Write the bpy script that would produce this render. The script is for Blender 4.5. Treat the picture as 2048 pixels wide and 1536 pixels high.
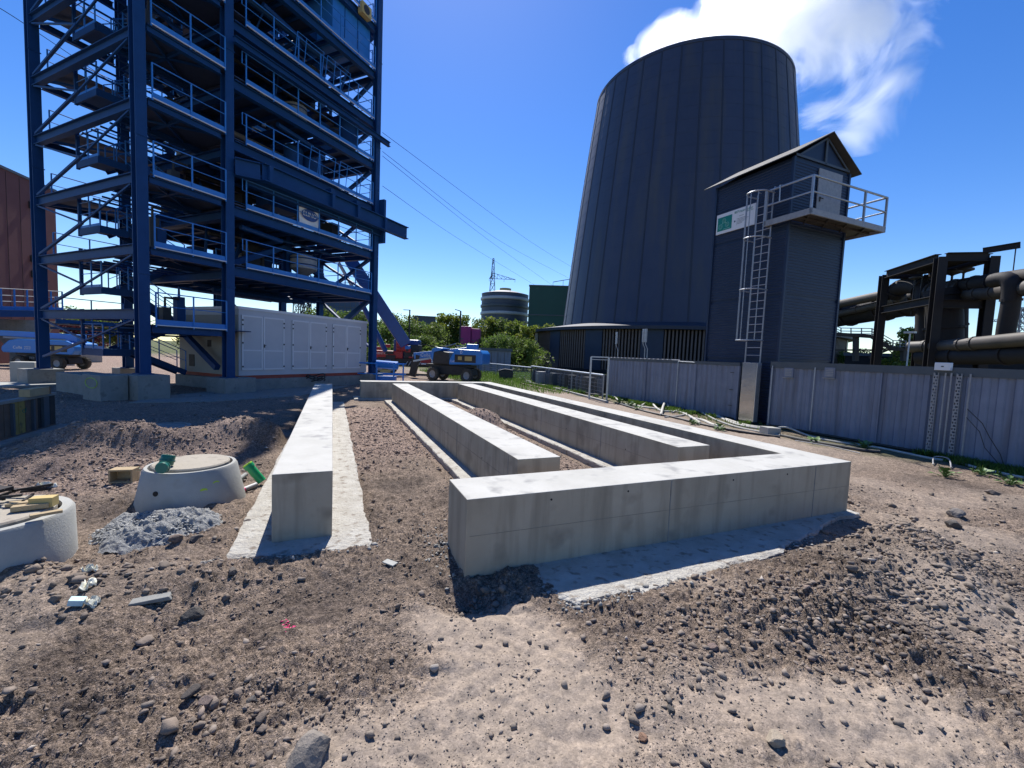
import bpy, math, random
import numpy as np
from mathutils import Vector, Matrix
R = math.radians
random.seed(7)
rng = np.random.default_rng(7)
scene = bpy.context.scene
for _o in list(bpy.data.objects):
    bpy.data.objects.remove(_o)
col = scene.collection

# ------------------------------------------------------------------ camera
F_PX, PITCH, ROLL, CAM_H = 852.72, -0.0690108, 0.040558, 2.1
cp, sp = math.cos(PITCH), math.sin(PITCH)
FWD = Vector((0, cp, sp)); _u = Vector((0, -sp, cp)); _r = Vector((1, 0, 0))
RGT = _r*math.cos(ROLL) + _u*math.sin(ROLL); UPV = -_r*math.sin(ROLL) + _u*math.cos(ROLL)
cam_d = bpy.data.cameras.new('camera'); cam = bpy.data.objects.new('camera', cam_d); col.objects.link(cam)
cam_d.sensor_width = 36; cam_d.lens = F_PX/2048*36; cam_d.clip_start = .05; cam_d.clip_end = 6000
m = Matrix((RGT, UPV, -FWD)).transposed().to_4x4(); m.translation = (0, 0, CAM_H); cam.matrix_world = m
scene.camera = cam

# ------------------------------------------------------------------ world, sun, exposure
SUN_AZ, SUN_EL = R(-11.4), R(52.7)
w = bpy.data.worlds.new('World'); scene.world = w; w.use_nodes = True
nt = w.node_tree; nt.nodes.clear()
sky = nt.nodes.new('ShaderNodeTexSky'); sky.sky_type = 'NISHITA'; sky.sun_disc = False
sky.sun_elevation = SUN_EL; sky.sun_rotation = SUN_AZ; sky.air_density = 1.0; sky.dust_density = 0.15; sky.ozone_density = 3.0
sky.altitude = 200
hs = nt.nodes.new('ShaderNodeHueSaturation'); hs.inputs['Saturation'].default_value = 1.33; hs.inputs['Hue'].default_value = 0.513
bg = nt.nodes.new('ShaderNodeBackground'); bg.inputs['Strength'].default_value = 0.108
out = nt.nodes.new('ShaderNodeOutputWorld')
nt.links.new(sky.outputs[0], hs.inputs['Color']); nt.links.new(hs.outputs[0], bg.inputs[0]); nt.links.new(bg.outputs[0], out.inputs[0])
sd_ = bpy.data.lights.new('sun', 'SUN'); sd_.energy = 5.0; sd_.angle = R(.5); sd_.color = (1, .965, .91)
sun = bpy.data.objects.new('sun', sd_); col.objects.link(sun)
S = Vector((math.sin(SUN_AZ)*math.cos(SUN_EL), math.cos(SUN_AZ)*math.cos(SUN_EL), math.sin(SUN_EL)))
sun.rotation_euler = S.to_track_quat('Z', 'Y').to_euler()
vs = scene.view_settings; vs.view_transform = 'Standard'; vs.look = 'None'; vs.exposure = 0.62; vs.gamma = 1
scene.cycles.volume_bounces = 6; scene.cycles.max_bounces = 8; scene.cycles.volume_step_rate = 0.35
scene.cycles.volume_max_steps = 256

# ------------------------------------------------------------------ picture helpers (pixel of the 2048x1536 photo -> point in the place)
def ray(x, y):
    return FWD + RGT*((x-1024)/F_PX) - UPV*((y-768)/F_PX)
def gnd(x, y, z=0.):
    d = ray(x, y); return Vector((0, 0, CAM_H)) + d*((z-CAM_H)/d.z)
def dist(x, y, D):
    d = ray(x, y); return Vector((0, 0, CAM_H)) + d*(D/math.hypot(d.x, d.y))
def onplane(x, y, P0, az):
    n = Vector((math.cos(az), -math.sin(az), 0)); d = ray(x, y)
    return Vector((0, 0, CAM_H)) + d*(n.dot(Vector(P0)-Vector((0, 0, CAM_H)))/n.dot(d))
YA, YC = -0.400897, 0.4275125
AV = Vector((math.sin(YA), math.cos(YA), 0)); BV = Vector((math.cos(YA), -math.sin(YA), 0))
ROT_AB = -YA
def AB(b, a, z=0): return BV*b + AV*a + Vector((0, 0, z))
TX = Vector((math.sin(YC), math.cos(YC), 0)); TY = Vector((-math.cos(YC), math.sin(YC), 0)); TO = TX*8.1 + TY*18.2
ROT_T = math.pi/2 - YC
def TW(x, y, z=0): return TO + TX*x + TY*y + Vector((0, 0, z))
def tf(px, py, yy=0):
    P = onplane(px, py, TO+TY*yy, YC) - TO; return (P.dot(TX), P.dot(TY), P.z)
def bpl(px, py, b):   # point on plane at across-coordinate b -> (b, a, z)
    P = onplane(px, py, BV*b, YA); return (P.dot(BV), P.dot(AV), P.z)
def apl(px, py, a):
    P = onplane(px, py, AV*a, YA+math.pi/2); return (P.dot(BV), P.dot(AV), P.z)

# ------------------------------------------------------------------ materials
def mat(name, c1, c2=None, scale=4., rough=.7, bump=0., bscale=None, metal=0., stretch=(1, 1, 1), c3=None, s3=30., detail=6., attr=None, spec=.5, bdist=.02, stain=None, rnd=0.):
    m = bpy.data.materials.new(name); m.use_nodes = True; n = m.node_tree; b = n.nodes['Principled BSDF']
    b.inputs['Roughness'].default_value = rough; b.inputs['Metallic'].default_value = metal
    b.inputs['Specular IOR Level'].default_value = spec
    c2 = c2 or tuple(v*.75 for v in c1)
    tc = n.nodes.new('ShaderNodeTexCoord'); mp = n.nodes.new('ShaderNodeMapping'); mp.inputs['Scale'].default_value = stretch
    n.links.new(tc.outputs['Object'], mp.inputs[0])
    no = n.nodes.new('ShaderNodeTexNoise'); no.inputs['Scale'].default_value = scale; no.inputs['Detail'].default_value = detail; no.inputs['Roughness'].default_value = .62
    n.links.new(mp.outputs[0], no.inputs['Vector'])
    rp = n.nodes.new('ShaderNodeValToRGB'); rp.color_ramp.elements[0].position = .32; rp.color_ramp.elements[1].position = .68
    rp.color_ramp.elements[0].color = (*c1, 1); rp.color_ramp.elements[1].color = (*c2, 1)
    n.links.new(no.outputs[0], rp.inputs[0]); outc = rp.outputs[0]
    if c3:
        n3 = n.nodes.new('ShaderNodeTexNoise'); n3.inputs['Scale'].default_value = s3; n3.inputs['Detail'].default_value = 3
        n.links.new(tc.outputs['Object'], n3.inputs['Vector'])
        r3 = n.nodes.new('ShaderNodeValToRGB'); r3.color_ramp.elements[0].position = .56; r3.color_ramp.elements[1].position = .70
        n.links.new(n3.outputs[0], r3.inputs[0])
        mx = n.nodes.new('ShaderNodeMixRGB'); mx.inputs[2].default_value = (*c3, 1)
        n.links.new(r3.outputs[0], mx.inputs[0]); n.links.new(outc, mx.inputs[1]); outc = mx.outputs[0]
    if stain:   # vertical run-off streaks
        mp2 = n.nodes.new('ShaderNodeMapping'); mp2.inputs['Scale'].default_value = stain[1]
        n.links.new(tc.outputs['Object'], mp2.inputs[0])
        n4 = n.nodes.new('ShaderNodeTexNoise'); n4.inputs['Scale'].default_value = 1; n4.inputs['Detail'].default_value = 5
        n.links.new(mp2.outputs[0], n4.inputs['Vector'])
        r4 = n.nodes.new('ShaderNodeValToRGB'); r4.color_ramp.elements[0].position = .48; r4.color_ramp.elements[1].position = .72
        n.links.new(n4.outputs[0], r4.inputs[0])
        mx = n.nodes.new('ShaderNodeMixRGB'); mx.inputs[2].default_value = (*stain[0], 1)
        n.links.new(r4.outputs[0], mx.inputs[0]); n.links.new(outc, mx.inputs[1]); outc = mx.outputs[0]
    if attr:
        at = n.nodes.new('ShaderNodeVertexColor'); at.layer_name = attr
        mx = n.nodes.new('ShaderNodeMixRGB'); mx.blend_type = 'MULTIPLY'; mx.inputs[0].default_value = 1
        n.links.new(outc, mx.inputs[1]); n.links.new(at.outputs[0], mx.inputs[2]); outc = mx.outputs[0]
    if rnd:
        oi = n.nodes.new('ShaderNodeObjectInfo'); mr = n.nodes.new('ShaderNodeMapRange'); mr.inputs['To Min'].default_value = 1-rnd; mr.inputs['To Max'].default_value = 1+rnd; n.links.new(oi.outputs['Random'], mr.inputs[0])
        mx = n.nodes.new('ShaderNodeVectorMath'); mx.operation = 'SCALE'; n.links.new(outc, mx.inputs[0]); n.links.new(mr.outputs[0], mx.inputs['Scale']); outc = mx.outputs[0]
    n.links.new(outc, b.inputs['Base Color'])
    if bump:
        bn = n.nodes.new('ShaderNodeTexNoise'); bn.inputs['Scale'].default_value = bscale or scale*6; bn.inputs['Detail'].default_value = 8; bn.inputs['Roughness'].default_value = .65
        n.links.new(mp.outputs[0], bn.inputs['Vector'])
        bp = n.nodes.new('ShaderNodeBump'); bp.inputs['Strength'].default_value = bump; bp.inputs['Distance'].default_value = bdist
        n.links.new(bn.outputs[0], bp.inputs['Height']); n.links.new(bp.outputs[0], b.inputs['Normal'])
    return m
C_ = {}
C_['concrete'] = mat('formwork concrete', (.325, .278, .205), (.40, .35, .27), 1.3, .85, .25, 35, c3=(.24, .205, .155), s3=2.2, stain=((.25, .215, .16), (7, 7, .7)), bdist=.01)
C_['concline'] = mat('form board line', (.20, .18, .14), (.26, .235, .19), 4, .9)
C_['trowel_sunlit'] = mat('trowelled top with sunlit tone', (.37, .36, .325), (.45, .44, .405), 1.6, .85, .35, 22, c3=(.27, .265, .25), s3=3.5, bdist=.012)  # trowelled finish; sunlit brightness of the wall tops is painted into its colour
C_['conc_old'] = mat('weathered concrete', (.19, .19, .175), (.26, .255, .235), 3, .9, .4, 30, c3=(.17, .165, .15), s3=6)
C_['conc_ring'] = mat('precast concrete', (.30, .30, .275), (.38, .375, .345), 2.5, .85, .3, 60, c3=(.33, .32, .28), s3=5)
C_['lean'] = mat('lean concrete', (.52, .50, .45), (.38, .35, .30), 3.5, .95, .9, 28, c3=(.24, .20, .16), s3=9, bdist=.05)
C_['mortar'] = mat('dumped concrete', (.30, .30, .29), (.39, .39, .375), 16, .95, 1., 60, c3=(.15, .15, .15), s3=30, bdist=.04)
C_['soil'] = None
C_['steel'] = mat('dark blue steel paint', (.003, .040, .135), (.005, .05, .165), 2, .55, .08, 20, spec=.3)
C_['rail'] = mat('blue railing paint', (.022, .17, .50), (.03, .2, .56), 3, .4)
C_['galv'] = mat('galvanised steel', (.42, .44, .47), (.33, .35, .38), 9, .42, .1, 60, metal=.6)
C_['galvd'] = mat('dull galvanised steel', (.27, .27, .28), (.34, .34, .34), 9, .6, .1, 60, metal=.3)
C_['grate'] = mat('galvanised grating', (.018, .034, .075), (.028, .045, .09), 5, .6)
C_['clad'] = mat('grey blue profiled cladding', (.15, .175, .24), (.19, .215, .285), 2.5, .5, .1, 20, stain=((.12, .13, .17), (4, 4, .4)), rnd=.08)
C_['cladtrim'] = mat('dark grey edge trim', (.055, .07, .085), (.07, .085, .1), 4, .5)
C_['house'] = mat('dark blue profiled sheet', (.008, .021, .055), (.011, .027, .066), 2, .5)
C_['tower'] = mat('dark cooling tower sheet', (.030, .038, .074), (.040, .047, .082), .35, .55, .1, 3, stain=((.062, .060, .068), (.5, .5, .05)), rnd=.14)
C_['towerrib'] = mat('cooling tower joint strip', (.022, .026, .045), (.028, .032, .05), 1, .6)
C_['louvre'] = mat('brown louvre blade', (.10, .075, .068), (.14, .105, .095), 2, .6)
C_['black'] = mat('black void lining', (.006, .006, .008), (.01, .01, .012), 2, .8)
C_['white'] = mat('white paint', (.72, .73, .74), (.66, .67, .68), 3, .45)
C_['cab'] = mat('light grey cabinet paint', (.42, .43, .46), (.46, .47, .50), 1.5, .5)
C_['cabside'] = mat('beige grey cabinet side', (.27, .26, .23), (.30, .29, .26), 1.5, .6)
C_['cabtrim'] = mat('pale door frame', (.62, .63, .66), (.58, .59, .62), 2, .4)
C_['red'] = mat('red paint', (.42, .02, .025), (.35, .016, .02), 3, .4)
C_['redbase'] = mat('brick red primer', (.33, .06, .035), (.26, .045, .03), 3, .6)
C_['liftblue'] = mat('glossy light blue paint', (.018, .17, .52), (.022, .19, .56), 3, .3)
C_['craneblue'] = mat('deep blue crane paint', (.004, .04, .19), (.005, .05, .24), 3, .35)
C_['rubber'] = mat('dusty rubber', (.03, .028, .025), (.10, .085, .065), 6, .9, .3, 30)
C_['darkmetal'] = mat('dark machinery', (.018, .018, .02), (.035, .032, .03), 6, .6)
C_['rust'] = mat('rusty brown steel', (.010, .008, .009), (.018, .013, .012), 3, .75, .2, 20)
C_['pipe'] = mat('dusty brown grey pipe', (.045, .038, .034), (.08, .067, .055), 1.5, .6, .1, 12, c3=(.07, .055, .045), s3=3)
C_['brick'] = mat('brown red facade', (.135, .055, .05), (.16, .066, .06), 1, .8)
C_['green'] = mat('dark green sheet', (.012, .06, .05), (.016, .075, .06), .1, .6)
C_['gas'] = mat('blue grey ribbed tank', (.06, .075, .10), (.08, .09, .115), .2, .6)
C_['yellow'] = mat('faded yellow', (.45, .33, .12), (.5, .38, .15), 1, .7)
C_['magenta'] = mat('magenta container paint', (.34, .02, .16), (.28, .016, .13), 1, .5)
C_['wood'] = mat('raw sawn wood', (.42, .32, .18), (.34, .25, .14), 4, .8, .4, 40, stretch=(1, 8, 1))
C_['ply'] = mat('yellow formwork board', (.33, .25, .06), (.24, .17, .05), 3, .7, .2, 20, c3=(.12, .08, .04), s3=7)
C_['plydark'] = mat('dirty brown formwork board', (.10, .065, .045), (.15, .10, .07), 4, .8, .3, 20)
C_['lid'] = mat('dusty manhole lid', (.34, .30, .24), (.30, .265, .21), 3, .9, .3, 40, c3=(.22, .185, .15), s3=7)
C_['pgreen'] = mat('dark green plastic', (.008, .11, .075), (.01, .13, .09), 5, .35)
C_['bgreen'] = mat('bright green plastic', (.01, .28, .10), (.012, .32, .12), 5, .3)
C_['lime'] = mat('lime plastic', (.35, .62, .03), (.4, .7, .04), 5, .4)
C_['limespray'] = mat('lime marking spray', (.42, .62, .05), (.35, .5, .08), 14, .8)
C_['pink'] = mat('pink plastic', (.75, .03, .18), (.65, .03, .15), 5, .4)
C_['foam'] = mat('pale blue foam board', (.45, .62, .68), (.5, .68, .74), 5, .8)
C_['cloth'] = mat('off white cloth scrap', (.60, .59, .48), (.68, .67, .58), 9, .9, .3, 40)
C_['hose'] = mat('pale grey hose', (.50, .48, .43), (.38, .36, .31), 8, .6)
C_['hosed'] = mat('black cable', (.015, .015, .016), (.03, .03, .03), 8, .6)
C_['stainless'] = mat('polished stainless sheet', (.62, .62, .62), (.55, .55, .56), 3, .22, .15, 3, metal=1., bdist=.05)
C_['signgreen'] = mat('green sign print', (.0, .19, .15), (.0, .2, .16), 3, .5)
C_['signlite'] = mat('pale green print', (.3, .6, .5), (.3, .6, .5), 3, .5)
C_['signdark'] = mat('dark grey print', (.05, .08, .09), (.05, .08, .09), 3, .5)
C_['bluelogo'] = mat('blue print', (.02, .06, .22), (.02, .06, .22), 3, .5)
C_['roofd'] = mat('weathered dark roof sheet', (.045, .042, .04), (.07, .065, .06), 3, .8)
C_['glass'] = mat('dark window glass', (.02, .022, .025), (.02, .022, .025), 3, .1)
C_['bluefacade'] = mat('blue glazed facade', (.02, .06, .13), (.03, .075, .16), .3, .4)
C_['wire'] = mat('thin dark wire', (.02, .03, .06), (.02, .03, .06), 3, 1., spec=0.)
C_['pylon'] = mat('grey lattice steel', (.10, .12, .16), (.12, .14, .18), 3, .6)
C_['bark'] = mat('bark', (.07, .05, .035), (.10, .075, .05), 6, .9)
C_['leaf'] = mat('spring green leaves', (.15, .20, .035), (.09, .14, .028), .8, .6, attr='tint')
C_['leafred'] = mat('purple red leaves', (.09, .02, .03), (.05, .015, .02), .8, .6, attr='tint')
C_['grass'] = mat('grass blades', (.10, .17, .03), (.07, .13, .025), 2, .6, attr='tint')
for _k in ('leaf', 'leafred', 'grass'):
    _n = C_[_k].node_tree; _b = _n.nodes['Principled BSDF']; _o = _n.nodes['Material Output']; _t = _n.nodes.new('ShaderNodeBsdfTranslucent'); _m = _n.nodes.new('ShaderNodeMixShader'); _m.inputs[0].default_value = .45
    _n.links.new(_b.inputs['Base Color'].links[0].from_socket, _t.inputs[0]); _n.links.new(_b.outputs[0], _m.inputs[1]); _n.links.new(_t.outputs[0], _m.inputs[2]); _n.links.new(_m.outputs[0], _o.inputs[0])
C_['stone'] = mat('loose stones', (.9, .9, .9), (.75, .75, .75), 25, .9, .3, 80, attr='tint')
C_['heap'] = None

# ------------------------------------------------------------------ mesh builder
class MB:
    def __init__(s): s.v = []; s.f = []
    def add(s, vs_, fs_):
        o = len(s.v); s.v += [tuple(p) for p in vs_]; s.f += [tuple(i+o for i in f) for f in fs_]; return s
    def box(s, x0, x1, y0, y1, z0, z1):
        v = [(x, y, z) for z in (z0, z1) for y in (y0, y1) for x in (x0, x1)]
        return s.add(v, [(0, 2, 3, 1), (4, 5, 7, 6), (0, 1, 5, 4), (2, 6, 7, 3), (0, 4, 6, 2), (1, 3, 7, 5)])
    def frame(s, p0, p1, up=(0, 0, 1)):
        p0, p1 = Vector(p0), Vector(p1); d = (p1-p0).normalized(); u = Vector(up)
        if abs(d.dot(u)) > .98: u = Vector((1, 0, 0)) if abs(d.x) < .9 else Vector((0, 1, 0))
        r = d.cross(u).normalized(); u = r.cross(d); return p0, p1, r, u
    def bar(s, p0, p1, w, h=None, up=(0, 0, 1)):
        h = h or w; p0, p1, r, u = s.frame(p0, p1, up)
        v = [p + r*(a*w/2) + u*(b*h/2) for p in (p0, p1) for a, b in ((-1, -1), (1, -1), (1, 1), (-1, 1))]
        return s.add(v, [(0, 3, 2, 1), (4, 5, 6, 7), (0, 1, 5, 4), (1, 2, 6, 5), (2, 3, 7, 6), (3, 0, 4, 7)])
    def ibeam(s, p0, p1, w, h, up=(0, 0, 1), t=.025):
        p0, p1, r, u = s.frame(p0, p1, up)
        for c, ww, hh in ((h/2-t/2, w, t), (-h/2+t/2, w, t), (0, t, h-2*t-.002)):
            v = [p + r*(a*ww/2) + u*(c+b*hh/2) for p in (p0, p1) for a, b in ((-1, -1), (1, -1), (1, 1), (-1, 1))]
            s.add(v, [(0, 3, 2, 1), (4, 5, 6, 7), (0, 1, 5, 4), (1, 2, 6, 5), (2, 3, 7, 6), (3, 0, 4, 7)])
        return s
    def tube(s, pts, r, n=8, cap=True):
        pts = [Vector(p) for p in pts]; rings = []; prev = None
        for i, p in enumerate(pts):
            d = (pts[min(i+1, len(pts)-1)] - pts[max(i-1, 0)]).normalized()
            if prev is None:
                u = Vector((0, 0, 1)) if abs(d.z) < .9 else Vector((1, 0, 0)); a = d.cross(u).normalized()
            else:
                a = (prev - d*prev.dot(d)).normalized()
            prev = a; b = d.cross(a); rr = r[i] if isinstance(r, (list, tuple)) else r
            rings.append([p + (a*math.cos(t)+b*math.sin(t))*rr for t in [2*math.pi*k/n for k in range(n)]])
        v = [q for g in rings for q in g]; f = []
        for i in range(len(pts)-1):
            for k in range(n):
                f.append((i*n+k, i*n+(k+1) % n, (i+1)*n+(k+1) % n, (i+1)*n+k))
        if cap: f.append(tuple(range(n))[::-1]); f.append(tuple((len(pts)-1)*n+k for k in range(n)))
        return s.add(v, f)
    def cyl(s, p0, p1, r, n=16): return s.tube([p0, p1], r, n)
    def lathe(s, prof, c=(0, 0, 0), n=24, a0=0, a1=2*math.pi):
        full = abs(a1-a0-2*math.pi) < 1e-6; m = n if full else n+1; v = []
        for r, z in prof:
            for k in range(m):
                t = a0+(a1-a0)*k/n; v.append((c[0]+r*math.cos(t), c[1]+r*math.sin(t), c[2]+z))
        f = []
        for i in range(len(prof)-1):
            for k in range(n):
                k2 = (k+1) % m; f.append((i*m+k, i*m+k2, (i+1)*m+k2, (i+1)*m+k))
        return s.add(v, f)
    def prism(s, poly, y0, y1, axis='y'):   # poly in (x,z), extruded along y
        n = len(poly)
        def P(a, b, c): return (a, c, b) if axis == 'y' else ((c, a, b) if axis == 'x' else (a, b, c))
        v = [P(a, b, y0) for a, b in poly] + [P(a, b, y1) for a, b in poly]
        return s.add(v, [tuple(range(n)), tuple(range(2*n-1, n-1, -1))] + [(i, i+n, (i+1) % n+n, (i+1) % n) for i in range(n)])
    def build(s, name, m, parent=None, smooth=False, bevel=0.):
        me = bpy.data.meshes.new(name); me.from_pydata(s.v, [], s.f); me.validate(); me.update()
        me.materials.append(C_[m] if isinstance(m, str) else m)
        import bmesh
        bm = bmesh.new(); bm.from_mesh(me); bmesh.ops.recalc_face_normals(bm, faces=bm.faces); bm.to_mesh(me); bm.free()
        if smooth:
            me.polygons.foreach_set('use_smooth', [True]*len(me.polygons)); me.set_sharp_from_angle(angle=R(40))
        o = bpy.data.objects.new(name, me); col.objects.link(o)
        if parent: o.parent = parent
        if bevel:
            b = o.modifiers.new('bevel', 'BEVEL'); b.width = bevel; b.segments = 2; b.limit_method = 'ANGLE'
        return o
def tag(o, label, cat, group=None, kind=None):
    o['label'] = label; o['category'] = cat
    if group: o['group'] = group
    if kind: o['kind'] = kind
    return o
def thing(name, label, cat, loc=(0, 0, 0), rz=0., group=None):
    o = bpy.data.objects.new(name, None); col.objects.link(o); o.location = loc; o.rotation_euler = (0, 0, rz)
    o.empty_display_size = .2
    return tag(o, label, cat, group)
def inst(src, parent, loc=(0, 0, 0), rz=0.):
    c = src.copy(); col.objects.link(c); c.parent = parent; c.location = loc; c.rotation_euler = (0, 0, rz); return c
def copy_tree(o, parent=None):
    c = o.copy(); col.objects.link(c); c.parent = parent
    for ch in list(o.children): copy_tree(ch, c)
    return c
def npmesh(name, verts, faces, m, tint=None, smooth=False):
    me = bpy.data.meshes.new(name); nv, nf, k = len(verts), len(faces), faces.shape[1]
    me.vertices.add(nv); me.vertices.foreach_set('co', np.asarray(verts, np.float32).ravel())
    me.loops.add(nf*k); me.loops.foreach_set('vertex_index', faces.astype(np.int32).ravel())
    me.polygons.add(nf); me.polygons.foreach_set('loop_start', np.arange(0, nf*k, k, dtype=np.int32))
    if smooth: me.polygons.foreach_set('use_smooth', np.ones(nf, bool))
    if tint is not None:
        a = me.color_attributes.new('tint', 'FLOAT_COLOR', 'POINT')
        a.data.foreach_set('color', np.concatenate([tint, np.ones((nv, 1))], 1).astype(np.float32).ravel())
    me.update(calc_edges=True); me.materials.append(C_[m] if isinstance(m, str) else m)
    o = bpy.data.objects.new(name, me); col.objects.link(o); return o
def text(name, s, size, m, parent, loc, rot, ext=.002, align='LEFT', sx=1.):
    cu = bpy.data.curves.new(name, 'FONT'); cu.body = s; cu.size = size; cu.extrude = ext; cu.align_x = align; cu.align_y = 'CENTER'; cu.resolution_u = 2
    t = bpy.data.objects.new(name, cu); col.objects.link(t)
    dg = bpy.context.evaluated_depsgraph_get(); me = bpy.data.meshes.new_from_object(t.evaluated_get(dg)); bpy.data.objects.remove(t)
    me.materials.clear(); me.materials.append(C_[m]); me.name = name
    o = bpy.data.objects.new(name, me); col.objects.link(o); o.parent = parent; o.location = loc; o.rotation_euler = rot; o.scale = (sx, 1, 1)
    return o

# ------------------------------------------------------------------ noise
_perm = rng.random((256, 256))
def vnoise(x, y, seed=0):
    x = x+seed*17.3; y = y+seed*9.7
    xi = np.floor(x).astype(int); yi = np.floor(y).astype(int); fx = x-xi; fy = y-yi
    fx = fx*fx*(3-2*fx); fy = fy*fy*(3-2*fy)
    g = lambda a, b: _perm[a & 255, b & 255]
    return (g(xi, yi)*(1-fx)+g(xi+1, yi)*fx)*(1-fy) + (g(xi, yi+1)*(1-fx)+g(xi+1, yi+1)*fx)*fy - .5
def fbm(x, y, s, o=4, seed=0, gain=.5):
    r = 0; a = 1; f = 1/s; c, si = .8, .6
    for i in range(o):
        r = r + a*vnoise(x*f, y*f, seed+i*3); a *= gain; f *= 2.03; x, y = c*x-si*y, si*x+c*y
    return r
def G(px, py):
    p = gnd(px, py); return p.x, p.y
BUMPS = []   # (x, y, height, rx, ry, rot)
def bump_at(px, py, h, rx, ry, rot=0):
    x, y = G(px, py); BUMPS.append((x, y, h, rx, ry, rot))
bump_at(1790, 1105, .30, .75, .42, .5); bump_at(1900, 1180, .22, .6, .42, .8); bump_at(1700, 1160, .13, .5, .25, .3); bump_at(1640, 1215, .10, .8, .28, .35); bump_at(1990, 1080, .12, .8, .5)
bump_at(1300, 1330, .05, .7, .35, .2); bump_at(150, 1200, .10, .7, .35, .2); bump_at(350, 1165, .09, .5, .22, .2); bump_at(60, 1350, .05, .8, .3)
bump_at(955, 1195, -.13, .30, .22, .4); bump_at(905, 1180, -.08, .22, .2, .4)
bump_at(215, 915, .62, 1.25, .45, .35); bump_at(60, 945, .25, 1.2, .5, .35); bump_at(500, 890, .58, .8, .45, .5); bump_at(400, 900, .2, .8, .4)
bump_at(15, 1165, .16, .55, .3); bump_at(958, 852, .55, .75, .62, .4); bump_at(330, 1010, .08, .6, .25)
def in_ab(x, y):
    return x*BV.x+y*BV.y, x*AV.x+y*AV.y
def ground_z(x, y):
    x = np.asarray(x, float); y = np.asarray(y, float); d = np.hypot(x, y)
    z = np.zeros_like(x)
    for bx, by, h, rx, ry, ro in BUMPS:
        c, s_ = math.cos(ro), math.sin(ro); u = ((x-bx)*c+(y-by)*s_)/rx; v = (-(x-bx)*s_+(y-by)*c)/ry
        z = z + h*np.exp(-(u*u+v*v)**1.2)
    far = np.clip(1-(d-9)/14, 0.12, 1)
    z = z + far*(.10*fbm(x, y, 2.2, 3, 1) + .055*fbm(x, y, .55, 3, 5) + .05*np.abs(fbm(x, y, .22, 3, 9)))
    near = np.clip(1-(d-7)/6, 0, 1)*(1-.72*zones(x, y)[1]); su, sv = x*.5+y*.87, x*.87-y*.5; scr = np.clip(fbm(x, y, 1.3, 2, 71)*3+.3, 0, 1)*np.clip((x+.3)*.7, 0, 1)
    z = z + near*(.034*fbm(x, y, .10, 4, 12)+(.055*np.abs(fbm(x, y, .055, 3, 15))+.05*np.abs(fbm(x, y, .16, 3, 19)))*np.clip(fbm(x, y, .9, 2, 16)*4+.25, .03, 1)*(1+1.3*np.exp(-((x-3.4)**2+(y-3.2)**2)/1.6)) + .03*scr*fbm(sv, su*.12, .07, 3, 18))
    # flat strips: footings stay clear of soil, hall of the tower, containers
    b, a = in_ab(x, y)
    def flat(b0, b1, a0, a1, lvl, soft=.25):
        nonlocal z
        e = np.maximum(np.maximum(b0-b, b-b1), np.maximum(a0-a, a-a1)); k = np.clip(1-e/soft, 0, 1); k = k*k*(3-2*k)
        z = z*(1-k)+np.minimum(z, lvl)*k
    flat(-.85, .33, 4.7, 18.2, -.03, .18); flat(2.0, 6.9, 3.12, 4.5, -.015, .22); flat(6.3, 7.2, 3.2, 19.2, -.03); flat(1.9, 3.0, 4.8, 17.6, -.05); flat(4.7, 5.85, 4.8, 18., -.05)
    k = np.clip((b-13.4)/.6, 0, 1); z = z*(1-k)-.02*k
    k = np.clip((y-.35*x-22.3)/3, 0, 1); z = z*(1-k*.8)
    for mx_, my_ in ((-4.75, 6.65), (-5.3, 4.35)):   # pushed up round the shafts
        pass
    return z-.012
def gz(x, y): return float(ground_z(np.array([x]), np.array([y]))[0])
def zones(x, y):
    """red = crushed red gravel, pale = dried compacted loam, green = turf, dark = damp clods"""
    b, a = in_ab(x, y); d = np.hypot(x, y); n = fbm(x, y, 1.6, 3, 31)
    def patch(px, py, rx, ry):
        cx_, cy_ = G(px, py); return np.exp(-(((x-cx_)/rx)**2+((y-cy_)/ry)**2))
    red = np.clip((np.minimum(b-.45, 2.05-b)+.25)*3, 0, 1)*np.clip((a-7.2+n*2)*.8, 0, 1)*np.clip((16.5-a)*1., 0, 1)
    red = np.maximum(red, np.clip((-1.35-b)*1.6+n*2, 0, 1)*np.clip((a-6.6+n)*1.2, 0, 1)*.75)
    red = np.maximum(red, np.clip((-b-10+n*4)*.5, 0, 1)*.9); red = np.maximum(red, np.clip((a-21+n*3)*.4, 0, 1)*np.clip((7-b)*.3, 0, 1)*.8)
    red = np.maximum(red, patch(955, 860, 1.2, 1.2)); red = np.maximum(red, .6*np.clip((b-3.2)*4, 0, 1)*np.clip((4.7-b)*4, 0, 1)*np.clip(a-5, 0, 1))
    pale = np.clip(patch(1000, 1300, .40, .5)*1.1+patch(1050, 1430, .55, .5)*1.3+patch(1600, 1400, .8, .2)*.5+patch(930, 1240, .6, .25)+patch(1750, 1450, .9, .5)*.9+patch(1950, 1230, .7, .5)*.7+patch(1560, 1180, .9, .25)*.6
                   + patch(640, 1470, .5, .3)*.5+patch(1350, 1160, .6, .3)*.5+n*1.3-.12, 0, 1)
    pale = np.maximum(pale, np.clip((b-7.2)*1.5, 0, 1)*np.clip((13-b)*.8, 0, 1)*np.clip((a-5)*.4, 0, 1)*.9)
    turf = np.clip((b-12.3+n*1.6)*1.1, 0, 1)*.65*np.clip(a-2, 0, 1)
    turf = np.maximum(turf, np.clip((a-23)*.3, 0, 1)*np.clip((b-8+n*3)*.5, 0, 1)); turf = np.maximum(turf, np.clip((d-75)/15, 0, 1))
    dark = np.clip(fbm(x, y, .8, 4, 44)*2.2+.0+patch(250, 1420, 1., .35)*.4+patch(1500, 1330, .8, .4)*.3, 0, 1)
    return red, pale, turf, dark

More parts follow.
